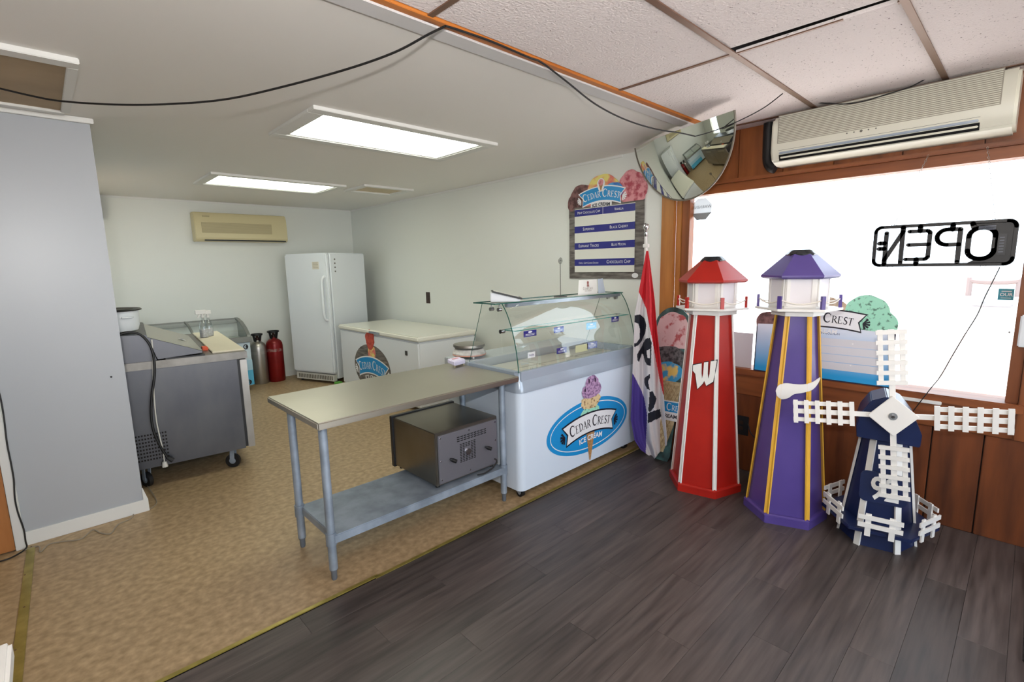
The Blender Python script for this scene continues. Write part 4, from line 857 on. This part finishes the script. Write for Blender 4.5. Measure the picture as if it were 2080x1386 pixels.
# ================================================================ LIGHTHOUSES
def hexa(R, a0): return [(R*cos(a0+radians(60*k)), R*sin(a0+radians(60*k))) for k in range(6)]
def hexm(c, rings, a0, cap=True):
    b = MB(); vs = []
    for R, z in rings: vs += [(c[0]+x, c[1]+y, z) for x, y in hexa(R, a0)]
    n = 6; fs = [(i*n+k, i*n+(k+1) % n, (i+1)*n+(k+1) % n, (i+1)*n+k) for i in range(len(rings)-1) for k in range(n)]
    if cap: fs += [tuple(range(n))[::-1], tuple((len(rings)-1)*n+k for k in range(n))]
    return b._add(vs, fs)
def lighthouse(label, c, rot, body, stripe, Rb, S):
    t = thing('lighthouse', label, 'lighthouse', (c[0], c[1], 0), group='lighthouse lawn ornaments')
    a0 = radians(60*2.5+rot-60*2) ; a0 = radians(90+rot)
    bt, bz = S['br'], S['bt']
    hexm(c, [(Rb, 0), (Rb, .052), (Rb-.012, .06)], a0).build('base_plate', body, t, .002)
    hexm(c, [(Rb-.028, .055), (bt, bz)], a0).build('tower_body', body, t)
    for k in range(6):
        a = a0+radians(60*k); p = Vector((c[0]+(Rb-.028)*cos(a), c[1]+(Rb-.028)*sin(a), .058)); q_ = Vector((c[0]+bt*cos(a), c[1]+bt*sin(a), bz))
        for s_ in (-1, 1):
            fa = a+s_*radians(30); nrm = Vector((cos(fa), sin(fa), .08)).normalized(); tan_ = Vector((-sin(fa), cos(fa), 0))*(-s_)
            wd = S['sw']
            if s_ == -1: v = [p, q_, q_+tan_*wd, p+tan_*wd]; v2 = [x+nrm*.007 for x in v]; sb = MB(); sb._add(v+v2, [(0, 1, 2, 3), (7, 6, 5, 4), (0, 4, 5, 1), (1, 5, 6, 2), (2, 6, 7, 3), (3, 7, 4, 0)])
            else: v = [p, q_, q_+tan_*wd, p+tan_*wd]; v2 = [x+nrm*.007 for x in v]; sb._add(v+v2, [(0, 1, 2, 3), (7, 6, 5, 4), (0, 4, 5, 1), (1, 5, 6, 2), (2, 6, 7, 3), (3, 7, 4, 0)])
        sb.build('corner_strip', stripe, t)
    z = bz; hexm(c, [(bt+.038, z), (bt+.038, z+.034)], a0).build('collar', whitep_m, t, .001)
    dz = z+.034; hexm(c, [(S['rd'], dz), (S['rd'], dz+.014)], a0).build('deck', whitep_m, t, .002)
    lz0, lz1 = dz+.014, S['eave']-.0; rl = .157
    lan = hexm(c, [(rl, lz0), (rl, lz1)], a0).build('lantern_house', whitep_m, t)
    for k in range(6):
        a = a0+radians(60*k+30); ap = rl*cos(radians(30))+.001; o_ = Vector((c[0]+ap*cos(a), c[1]+ap*sin(a), 0)); tn = Vector((-sin(a), cos(a), 0)); nr = Vector((cos(a), sin(a), 0))
        wv = rl*.5-.016
        MB().prism([(-wv, lz0+.022), (wv, lz0+.022), (wv, lz1-.008), (-wv, lz1-.008)], o_, tn, (0, 0, 1), .003).build('lantern_panel', frost_m, lan)
        g = MB()
        for s_ in (-1, 1): g.prism([(s_*wv-.009, lz0+.014), (s_*wv+.009, lz0+.014), (s_*wv+.009, lz1), (s_*wv-.009, lz1)], o_, tn, (0, 0, 1), .007)
        g.prism([(-wv, lz0+.008), (wv, lz0+.008), (wv, lz0+.024), (-wv, lz0+.024)], o_, tn, (0, 0, 1), .006); g.build('panel_frame', whitep_m, lan)
    er = S['er']; ez = S['eave']; tz = S['top']
    hexm(c, [(er-.014, ez-.006), (er, ez+.004), (er, ez+.014), (.080, tz-.026), (.066, tz-.024)], a0).build('roof', body, t, smooth=False)
    MB().lathe([(.082, tz-.034), (.084, tz-.026), (.064, tz-.006), (.058, tz)], (c[0], c[1], 0), 8, a0).build('solar_cap', solar_m, t, .002)
    rp = []
    for k in range(6):
        a = a0+radians(60*k); x, y = c[0]+(S['rd']-.018)*cos(a), c[1]+(S['rd']-.018)*sin(a); nr = Vector((cos(a), sin(a), 0)); tn = Vector((-sin(a), cos(a), 0))
        MB().bar((x, y, dz-.0), (x, y, dz+.088), .022, .016, nr).build('post', body, t, .001); rp.append(Vector((x, y, dz+.068)))
    for k in range(6):
        A, B = rp[k], rp[(k+1) % 6]; MB().tube([A+(B-A)*f-Vector((0, 0, .026*4*f*(1-f))) for f in [i/10 for i in range(11)]], .004, 8).build('rope', rope_m, t)
    return t, a0
RC = (3.320, 1.512); PC = (3.282, .963)
lr, ar = lighthouse('red lighthouse ornament with white corner strips', RC, 12, red_m, whitep_m, .250, dict(bt=1.243, sw=.017, rd=.239, eave=1.462, top=1.630, er=.225, br=.129))
lp, apu = lighthouse('purple lighthouse ornament with yellow corner strips', PC, 21, purple_m, yellow_m, .236, dict(bt=1.270, sw=.018, rd=.232, eave=1.494, top=1.655, er=.208, br=.103))
def emblem(parent, poly, cpx, width_u, thick, mat, edge, tilt=0.):
    pass
def face_frame(c, a0, k, z, R0, R1, z0, z1):     # frame on body face k at height z
    a = a0+radians(60*k+30); Rz = (R0+(R1-R0)*(z-z0)/(z1-z0))*cos(radians(30)); sl = (R0-R1)*cos(radians(30))/(z1-z0)
    o_ = Vector((c[0]+Rz*cos(a), c[1]+Rz*sin(a), z)); U_ = Vector((-sin(a), cos(a), 0)); V_ = Vector((-cos(a)*sl, -sin(a)*sl, 1)).normalized()
    return o_, U_, V_
# motion W on the left-front face edge of the red tower: face k=1 spans 150..210 degrees
o_, U_, V_ = face_frame(RC, ar, 1, .842, .235, .129, .055, 1.243)
Wp = [(0, .78), (.36, .86), (.38, .52), (.42, .36), (.46, .52), (.47, .90), (.64, .93), (.65, .54), (.69, .38), (.735, .54), (.75, .96), (1, 1), (.975, .80), (.90, .30), (.62, .14), (.52, .30), (.47, .20), (.25, 0), (.12, .50), (0, .60)]
w0 = .150
em = MB().prism([((x-.44)*w0+.0, (y-.5)*.205) for x, y in Wp], o_+U_.cross(V_)*.008, U_, V_, .010).build('letter_emblem', whitep_m, lr)
MB().prism([((x-.44)*w0*1.07-.001, (y-.5)*.220) for x, y in Wp], o_+U_.cross(V_)*.0065, U_, V_, .006).build('emblem_border', inkb_m, em)
a = apu+radians(90); o_, U_, V_ = face_frame(PC, apu, 1, .832, .208, .103, .055, 1.270)
hp = cat([Vector((x, y, 0)) for x, y in ((-.096, -.012), (-.080, .026), (-.040, .043), (.02, .041), (.07, .046), (.115, .066), (.152, .098), (.142, .056), (.112, .012), (.06, -.012), (.012, -.026), (-.02, -.054), (-.060, -.066), (-.088, -.046))], 4)
MB().prism([(p.x*.9-.010, p.y*.9) for p in hp], o_+U_.cross(V_)*.009, U_, V_, .010).build('horn_emblem', whitep_m, lp, .002)

# ================================================================ WINDMILL
wmC = (3.335, .490); wa = radians(192); wn = Vector((cos(wa), sin(wa), 0)); wu = Vector((-sin(wa), cos(wa), 0))*1.0
wm = thing('windmill', 'navy windmill ornament with white lattice blades', 'windmill', (wmC[0], wmC[1], 0))
a0 = wa+radians(30)
hexm(wmC, [(.180, 0), (.105, .64)], a0).build('tower_body', navy_m, wm)
for k in range(6):
    a = a0+radians(60*k); p = Vector((wmC[0]+.180*cos(a), wmC[1]+.180*sin(a), .0)); q_ = Vector((wmC[0]+.105*cos(a), wmC[1]+.105*sin(a), .64)); nr = Vector((cos(a), sin(a), 0))
    MB().bar(p+nr*.002, q_+nr*.002, .030, .012, nr).build('corner_strip', whitep_m, wm)
hexm(wmC, [(.274, .118), (.274, .138)], a0).build('deck', navy_m, wm, .003)
for k in range(6):
    a = a0+radians(60*k+30); nr = Vector((cos(a), sin(a), 0)); tn = Vector((-sin(a), cos(a), 0)); ce = Vector((wmC[0], wmC[1], 0))+nr*(.274*cos(radians(30))+.006)
    rl = MB().bar(ce-tn*.098+nr*.006+Vector((0, 0, .215)), ce+tn*.098+nr*.006+Vector((0, 0, .215)), .024, .008, nr).build('railing', whitep_m, wm)
    MB().bar(ce-tn*.098+nr*.006+Vector((0, 0, .170)), ce+tn*.098+nr*.006+Vector((0, 0, .170)), .024, .008, nr).build('rail', whitep_m, rl)
    for s_ in (-1, 1): MB().bar(ce+tn*.052*s_+Vector((0, 0, .108)), ce+tn*.052*s_+Vector((0, 0, .235)), .026, .008, nr).build('post', whitep_m, rl)
hub = Vector((3.12, .4348, .785)); fb_ = Vector((wmC[0], wmC[1], 0))+wn*.185
capp = [(-.135, .635), (.135, .625), (.138, .69), (.105, .77), (.050, .845), (-.02, .875), (-.085, .845), (-.125, .775), (-.142, .70)]
MB().prism([(x, z) for x, z in capp], fb_, wu, (0, 0, 1), -.24 if wu.cross(Vector((0, 0, 1))).dot(wn) > 0 else .24).build('cap', navy_m, wm, .004)
pf = ((fb_-wn*.028+wu*.0+Vector((0, 0, .385))), wu, Vector((0, 0, 1)))
sgn = 1 if wu.cross(Vector((0, 0, 1))).dot(wn) > 0 else -1
po, pu, pv = Vector((wmC[0], wmC[1], .35))+wn*(.139*cos(radians(30))+.012), wu, (Vector((0, 0, 1))-wn*.12).normalized()
npl = MB().prism(rr(-.10, .11, -.085, .085, .03), po, pu, pv, .010*sgn).build('number_plate', navy_m, wm)
dec(npl, 'numeral', whitep_m, (po, pu*sgn if sgn < 0 else pu, pv), mv(txt('92', .175, .74, bold=.004), .012, -.062), .0115)
th = radians(5.4)
axX = (wu*cos(th)+Vector((0, 0, 1))*sin(th)); axZ = (-wu*sin(th)+Vector((0, 0, 1))*cos(th)); wn_ = axX.cross(axZ)
if wn_.dot(wn) < 0: pass
MB().prism([(-.107, 0), (0, -.107), (.107, 0), (0, .107)], hub-wn*.006, axX, axZ, .012*(1 if axX.cross(axZ).dot(wn) > 0 else -1)).build('hub_plate', whitep_m, wm, .002)
MB().tube([hub-wn*.30, hub+wn*.004], .010, 10).build('axle', galv_m, wm)
bo = MB().tube([hub+wn*.005, hub+wn*.010], .019, 20).build('washer', M('washer_dull', (158, 162, 166), .4, .7), wm)
MB().tube([hub+wn*.008, hub+wn*.018], .009, 6).build('bolt_head', chrome_m, wm)
for k in range(4):
    d_ = [axX, axZ, -axX, -axZ][k]; s_ = [axZ, -axX, -axZ, axX][k]; pitch = radians(8); s2 = (s_*cos(pitch)+wn*sin(pitch)).normalized(); n2 = d_.cross(s2); n2 = n2 if n2.dot(wn) > 0 else -n2
    bl = MB().bar(hub+d_*.06-wn*.012, hub+d_*.452-wn*.012, .026, .010, n2).build('blade', whitep_m, wm)
    for e_ in (-.046, .046): MB().bar(hub+d_*.165+s2*e_-wn*.010, hub+d_*.452+s2*e_-wn*.010, .022, .007, n2).build('rail', whitep_m, bl)
    for j in range(6): cc = hub+d_*(.175+.0528*j)-wn*.003; MB().bar(cc-s2*.065, cc+s2*.065, .022, .007, n2).build('slat', whitep_m, bl)

# ================================================================ LEANING MENU BOARD in the window
m2 = thing('menu_board', 'blue and white menu board with a mint scoop, leaning on the window sill', 'menu board', (3.74, .94, .80))
zb = .80; O_ = Vector((WX-.030, .95, zb)); V_ = Vector((.05, 0, 1)).normalized(); fr = (O_, (0, -1, 0), V_)
half = .405
gb = M('board_edge', (30, 34, 60), .5)
MB().prism(rect(-half, half, 0, .36)+[], *fr, .008).build('panel', gb, m2)
def shape(poly, mat, nm, th_=.0086): return MB().prism(poly, *fr, th_).build(nm, mat, m2)
shape(ell(.245, .455, .118, .115, 40, .03, 2), sc_mint, 'scoop_print'); shape(ell(.325, .385, .085, .095, 36, .04, 6), sc_mint, 'scoop_print', .0088)
shape(ell(-.33, .36, .08, .075, 36, .04, 4), sc_choc, 'scoop_print', .0088); shape(ell(.02, .42, .15, .13, 36, .03, 5), M('scoop_tan', (214, 196, 172), .6, c2=(170, 140, 110), scale=24), 'scoop_print', .0084)
shape(ell(-.16, .40, .14, .12, 36, .03, 8), sc_van, 'scoop_print', .0082)
# printed field with a blue gradient
grad = M('blue_gradient_print', (230, 234, 244), .4); N_ = grad.node_tree.nodes; L_ = grad.node_tree.links
tc = N_.new('ShaderNodeTexCoord'); sx_ = N_.new('ShaderNodeSeparateXYZ'); cr_2 = N_.new('ShaderNodeValToRGB'); L_.new(tc.outputs['Object'], sx_.inputs[0]); mr = N_.new('ShaderNodeMapRange'); mr.inputs['From Min'].default_value = 0; mr.inputs['From Max'].default_value = .36
L_.new(sx_.outputs['Z'], mr.inputs[0]); L_.new(mr.outputs[0], cr_2.inputs[0]); cr_2.color_ramp.elements[0].color = rgb((40, 160, 222)); cr_2.color_ramp.elements[0].position = .1; cr_2.color_ramp.elements[1].color = rgb((226, 232, 244)); cr_2.color_ramp.elements[1].position = .98; L_.new(cr_2.outputs[0], N_['Principled BSDF'].inputs['Base Color'])
dec(m2, 'printed_field', grad, fr, [[(-half+.008, .008), (half-.008, .008), (half-.008, .335), (.3, .345), (0, .362), (-half+.008, .345)]], .0094)
for k in range(4): dec(m2, 'menu_row', M('row_grey', (216, 216, 222), .5), fr, [rect(-half+.10, half-.06, .075+.052*k, .124+.052*k)], .0100)
dec(m2, 'lettering', M('slate_print', (90, 100, 130), .5), fr, mv(txt('Wisconsin', .024, 1.0, True), .06, .305), .0102)
banner(m2, fr, .46, 1.2, .0108, inkw_m, inkb_m, .062, dx=.0, dy=.385, sub=.038, sub_mat=inkw_m)
for z_ in (.255, .115): dec(m2, 'peg_hole', inkw_m, fr, [ell(.19, z_, .005, .005, 12)], .0112)
# grey card leaning low in the window
tag(MB().prism(rect(-.42, .26, 0, .262), (WX+.03, 1.655, .80), (0, -1, 0), (.03, 0, 1), .006).build('foam_board', M('foam_grey', (206, 204, 210), .6), org=(WX+.03, 1.7, .8)), 'low plain grey-white board propped in the bottom left of the window', 'board')

# ================================================================ LED OPEN SIGN (seen from behind)
sg = thing('open_sign', 'black OPEN window sign seen reversed from behind, hanging on chains', 'sign', (3.70, .385, 1.55))
so = Vector((3.70, .385, 1.665)); SU = Vector((0, -1, 0)); SV = Vector((0, 0, 1)); fr = (so, SU, SV)
TH = .016
def strokes(name, L, w_, parent=None): 
    b = MB()
    for pts in L:
        for q_ in ribbon(pts, w_*1.1): b.prism(q_, *fr, TH)
        for p_ in pts: b.prism(ell(p_[0], p_[1], w_*.55, w_*.55, 12), *fr, TH)
    return b.build(name, black_m, parent or sg)
W2, H2 = .298, .112
outl = arcp(W2-.03, H2-.03, .03, .03, 90, 0, 6)+arcp(W2-.03, -H2+.03, .03, .03, 0, -90, 6)+arcp(-W2+.03, -H2+.03, .03, .03, -90, -180, 6)+arcp(-W2+.03, H2-.03, .03, .03, 180, 90, 6)
strokes('frame', [outl+[outl[0]]], .0165)
# right to left on the picture: O P E N reversed
strokes('letter', [arcp(.172, .038, .052, .045, 0, 180, 10)+arcp(.172, -.038, .052, .045, 180, 360, 10)+[(.224, .038)]], .021)   # O
strokes('letter', [[(.083, -.098), (.083, .080), (.04, .082)]+arcp(.030, .040, .043, .042, 90, 270, 10)+[(.083, -.002)]], .020)   # P
strokes('letter', [[(-.138, .080), (-.055, .080), (-.045, .070), (-.045, -.068), (-.056, -.079), (-.145, -.079)], [(-.138, .004), (-.045, .004)]], .019)   # E
strokes('letter', [[(-.168, -.098), (-.168, .080), (-.245, -.080), (-.245, .078)]], .020)   # N
for L1 in ([(.05, .080), (.05, .105)], [(-.09, .080), (-.09, .105)], [(-.095, -.079), (-.095, -.105)], [(-.168, .080), (-.168, .105)], [(-.275, .018), (-.250, .018)], [(-.275, -.014), (-.250, -.014)], [(-.245, -.08), (-.245, -.105)], [(.14, .075), (.13, .105)]): strokes('bridge', [L1], .022)
MB().prism([(.19, -.106), (W2-.008, -.106), (W2-.008, .106), (.13, .106), (.155, .084), (.20, .075), (.225, .04), (.225, -.04), (.20, -.075), (.155, -.084), (.12, -.106)], *fr, TH).build('control_panel', black_m, sg)
MB().prism(rect(.235, .268, -.065, .045), *fr, TH+.006).build('control_box', M('box_black', (20, 22, 28), .4), sg)
dec(sg, 'small_print', M('grey_ink', (120, 126, 140), .5), fr, [rect(.155, .222, .07+.006*k, .0725+.006*k) for k in range(4)], TH+.001)
dec(sg, 'small_print', M('grey_ink', (120, 126, 140), .5), fr, [rect(.242, .26, -.05+.015*k, -.047+.015*k) for k in range(6)], TH+.0075)
for x, z, s_ in ((-.215, H2+.004, 1), (.215, H2+.004, 1), (-.215, -H2-.004, -1), (.19, -H2-.004, -1)):
    MB().tube([so+SU*(x+.013*cos(radians(a)))+SV*(z+s_*.012*sin(radians(a)))-Vector((.008, 0, 0)) for a in range(0, 181, 20)], .0016, 6).build('hanger_loop', chrome_m, sg)
for (y_, yt) in ((.600, .475), (.170, .235)):
    a, b_ = Vector((3.692, y_, 1.785)), Vector((3.700, yt, 2.165)); n_l = 30
    cb_ = MB()
    for k in range(n_l):
        p = a+(b_-a)*(k/n_l); q_ = a+(b_-a)*((k+1.15)/n_l); dd = (b_-a).normalized(); s_ = dd.cross(Vector((1, 0, 0) if k % 2 else (0, 1, .3))).normalized()*.0036; mm_ = (p+q_)/2
        cb_.tube([p+(q_-p)*.0, mm_+s_-(q_-p)*.25, mm_+s_+(q_-p)*.25, q_, mm_-s_+(q_-p)*.25, mm_-s_-(q_-p)*.25, p], .0010, 5)
    cb_.build('chain', steel_m, sg)['kind'] = 'stuff'
cord('sign_cord', [pix(x, y, 0, 3.70) for x, y in ((2031, 543), (2015, 575), (2000, 605), (1985, 640), (1960, 680), (1935, 722), (1910, 765), (1890, 790), (1855, 835))], .0026, blackcord_m, 'thin cord hanging from the OPEN sign down past the sill')
# window stickers
oc = thing('window_sticker', 'octagonal grey warning sticker on the window glass', 'sticker', (3.83, 1.86, 2.0)); f = ((WX+.083, *pix(1425, 425, 0, WX+.083).yz), (0, -1, 0), (0, 0, 1))
dec(oc, 'sticker_face', film('sticker_pale', (196, 198, 196), .86), f, [ell(0, 0, .088, .088, 8, a0=22.5, a1=382.5)], .001)
dec(oc, 'sticker_base', film('sticker_grey', (130, 132, 132), .92), f, [[(-.082, -.03), (-.038, -.082), (.038, -.082), (.082, -.03)]], .0016)
dec(oc, 'lettering', film('sticker_ink', (110, 112, 112), .94), f, [[(-x, y) for x, y in p] for p in mv(txt('WARNING', .034), 0, .005)], .0022)
ts = thing('window_sticker', 'small teal square sticker at the right side of the window', 'sticker', (3.83, .1, 1.39)); f = ((WX+.083, *pix(2044, 598, 0, WX+.083).yz), (0, -1, 0), (0, 0, 1))
dec(ts, 'sticker_face', M('teal_print', (60, 150, 170), .5), f, [rect(-.032, .030, -.032, .030)], .001)
dec(ts, 'lettering', inkw_m, f, mv(txt('OUR', .024, bold=.0005), 0, -.010)+[rect(-.02, .02, .014, .018), rect(-.02, .02, -.022, -.019)], .0016)

# ================================================================ LEFT EDGE
cb1 = P([(-14, 760), (0, 805), (8, 850), (14, 900), (22, 940), (28, 975), (30, 1010), (36, 1040), (48, 1075), (52, 1100), (54, 1112)], 1, 3.945)
cord('hanging_cord', cb1+[pix(40, 1124, 2, .006), pix(10, 1138, 2, .006), pix(-30, 1146, 2, .006)], .0042, blackcord_m, 'thin black cord running down the left edge of the partition')
fc = [pix(x, y, 2, .005) for x, y in ((312, 1000), (318, 1018), (308, 1032), (292, 1038))]+[pix(x, y, 2, .005) for x, y in ((274, 1036), (268, 1052), (240, 1066), (225, 1084), (205, 1083), (188, 1077), (165, 1095), (130, 1100), (100, 1106), (82, 1122), (78, 1110), (50, 1118))]
fc[0] = pix(300, 988, 2, .02); cord('floor_cord', fc, .0032, M('grey_cord', (150, 140, 124), .6), 'loose pale cord lying on the vinyl along the partition base')
cab = thing('white_cabinet', 'corner of a white cabinet at the bottom left edge', 'cabinet', (-.45, .9, 0))
box('countertop', trim_m, (-.75, -.124, .45, 1.302, .862, .90), cab, .006); box('carcass', trim_m, (-.73, -.155, .47, 1.275, 0, .862), cab, .003)
tag(MB().box(2.64, 3.60, -.75, -.115, .002, .014).build('door_mat', M('black_mat', (26, 24, 24), .9, c2=(44, 42, 42), scale=60, bump=.4), bevel=.004, org=(3.1, -.4, 0)), 'black door mat at the right edge of the plank floor', 'mat')

pA_ = pix(2074, 640, 0, WX-.03); pB_ = pix(2074, 705, 0, WX-.03)
tag(MB().box(WX-.045, WX-.022, pA_.y-.07, pA_.y, pB_.z, pA_.z).build('thermostat', enamel_m, bevel=.006, org=pB_), 'white plastic box on the post at the right edge', 'thermostat')
# ================================================================ OUTSIDE
gr_ = struct(MB().box(3.95, 60, -40, 40, -.25, -.15).box(-30, 3.95, -40, -2.95, -.25, -.15).build('ground_outside', M('pale_concrete', (196, 190, 184), .9)), 'pale concrete yard outside the window')
gr_.name = 'floor_outside'
va = thing('parked_cart', 'faint red and white vehicle outside beyond the window', 'vehicle', (11, 1.0, -.15))
va['label'] = 'pale red-framed cart parked outside, seen through the right of the window'
pA, pB = pix(1957, 660, 0, 11), pix(2062, 660, 0, 11); pT = pix(2010, 572, 0, 11)
yl, yr, zt = pA.y, pB.y, pT.z
redv = M('hazy_red', (132, 118, 117), .8)  # red frame with the window haze mixed into its colour
arc = [(11, yl, .95)]+[(11, (yl+yr)/2+(yl-yr)/2*cos(radians(a)), 1.25+(zt-1.25)*sin(radians(a))**.6) for a in range(0, 181, 12)]+[(11, yr, .95)]
MB().tube(arc, .055, 10).build('roll_frame', redv, va)
box('cart_body', M('cart_white', (224, 222, 220), .6), (10.98, 12.6, yr+.02, yl-.02, .35, .98), va, .05)
box('windshield', M('cart_glass', (196, 204, 206), .3), (11.0, 11.03, yr+.1, yl-.1, .98, zt-.12), va)
box('bumper', M('bumper_grey', (150, 148, 152), .6), (10.9, 11.0, yr+.05, yl-.05, .78, .86), va, .02)
for y_ in (yl-.12, yr+.12):
    for x_ in (11.3, 12.3): MB().cyl((x_, y_-.06, .10), (x_, y_+.06, .10), .25, n=20).build('wheel', black_m, va)
bwp = struct(MB().box(9.4, 9.7, yr-.2, yl+1.6, -.15, .52).build('wall_outside', M('overexposed_brick', (206, 186, 178), .8)), 'low pale brick wall outside')  # brick lightened in its colour to look blown out by daylight
for o in SC.objects:
    if '_o' in o: del o['_o']
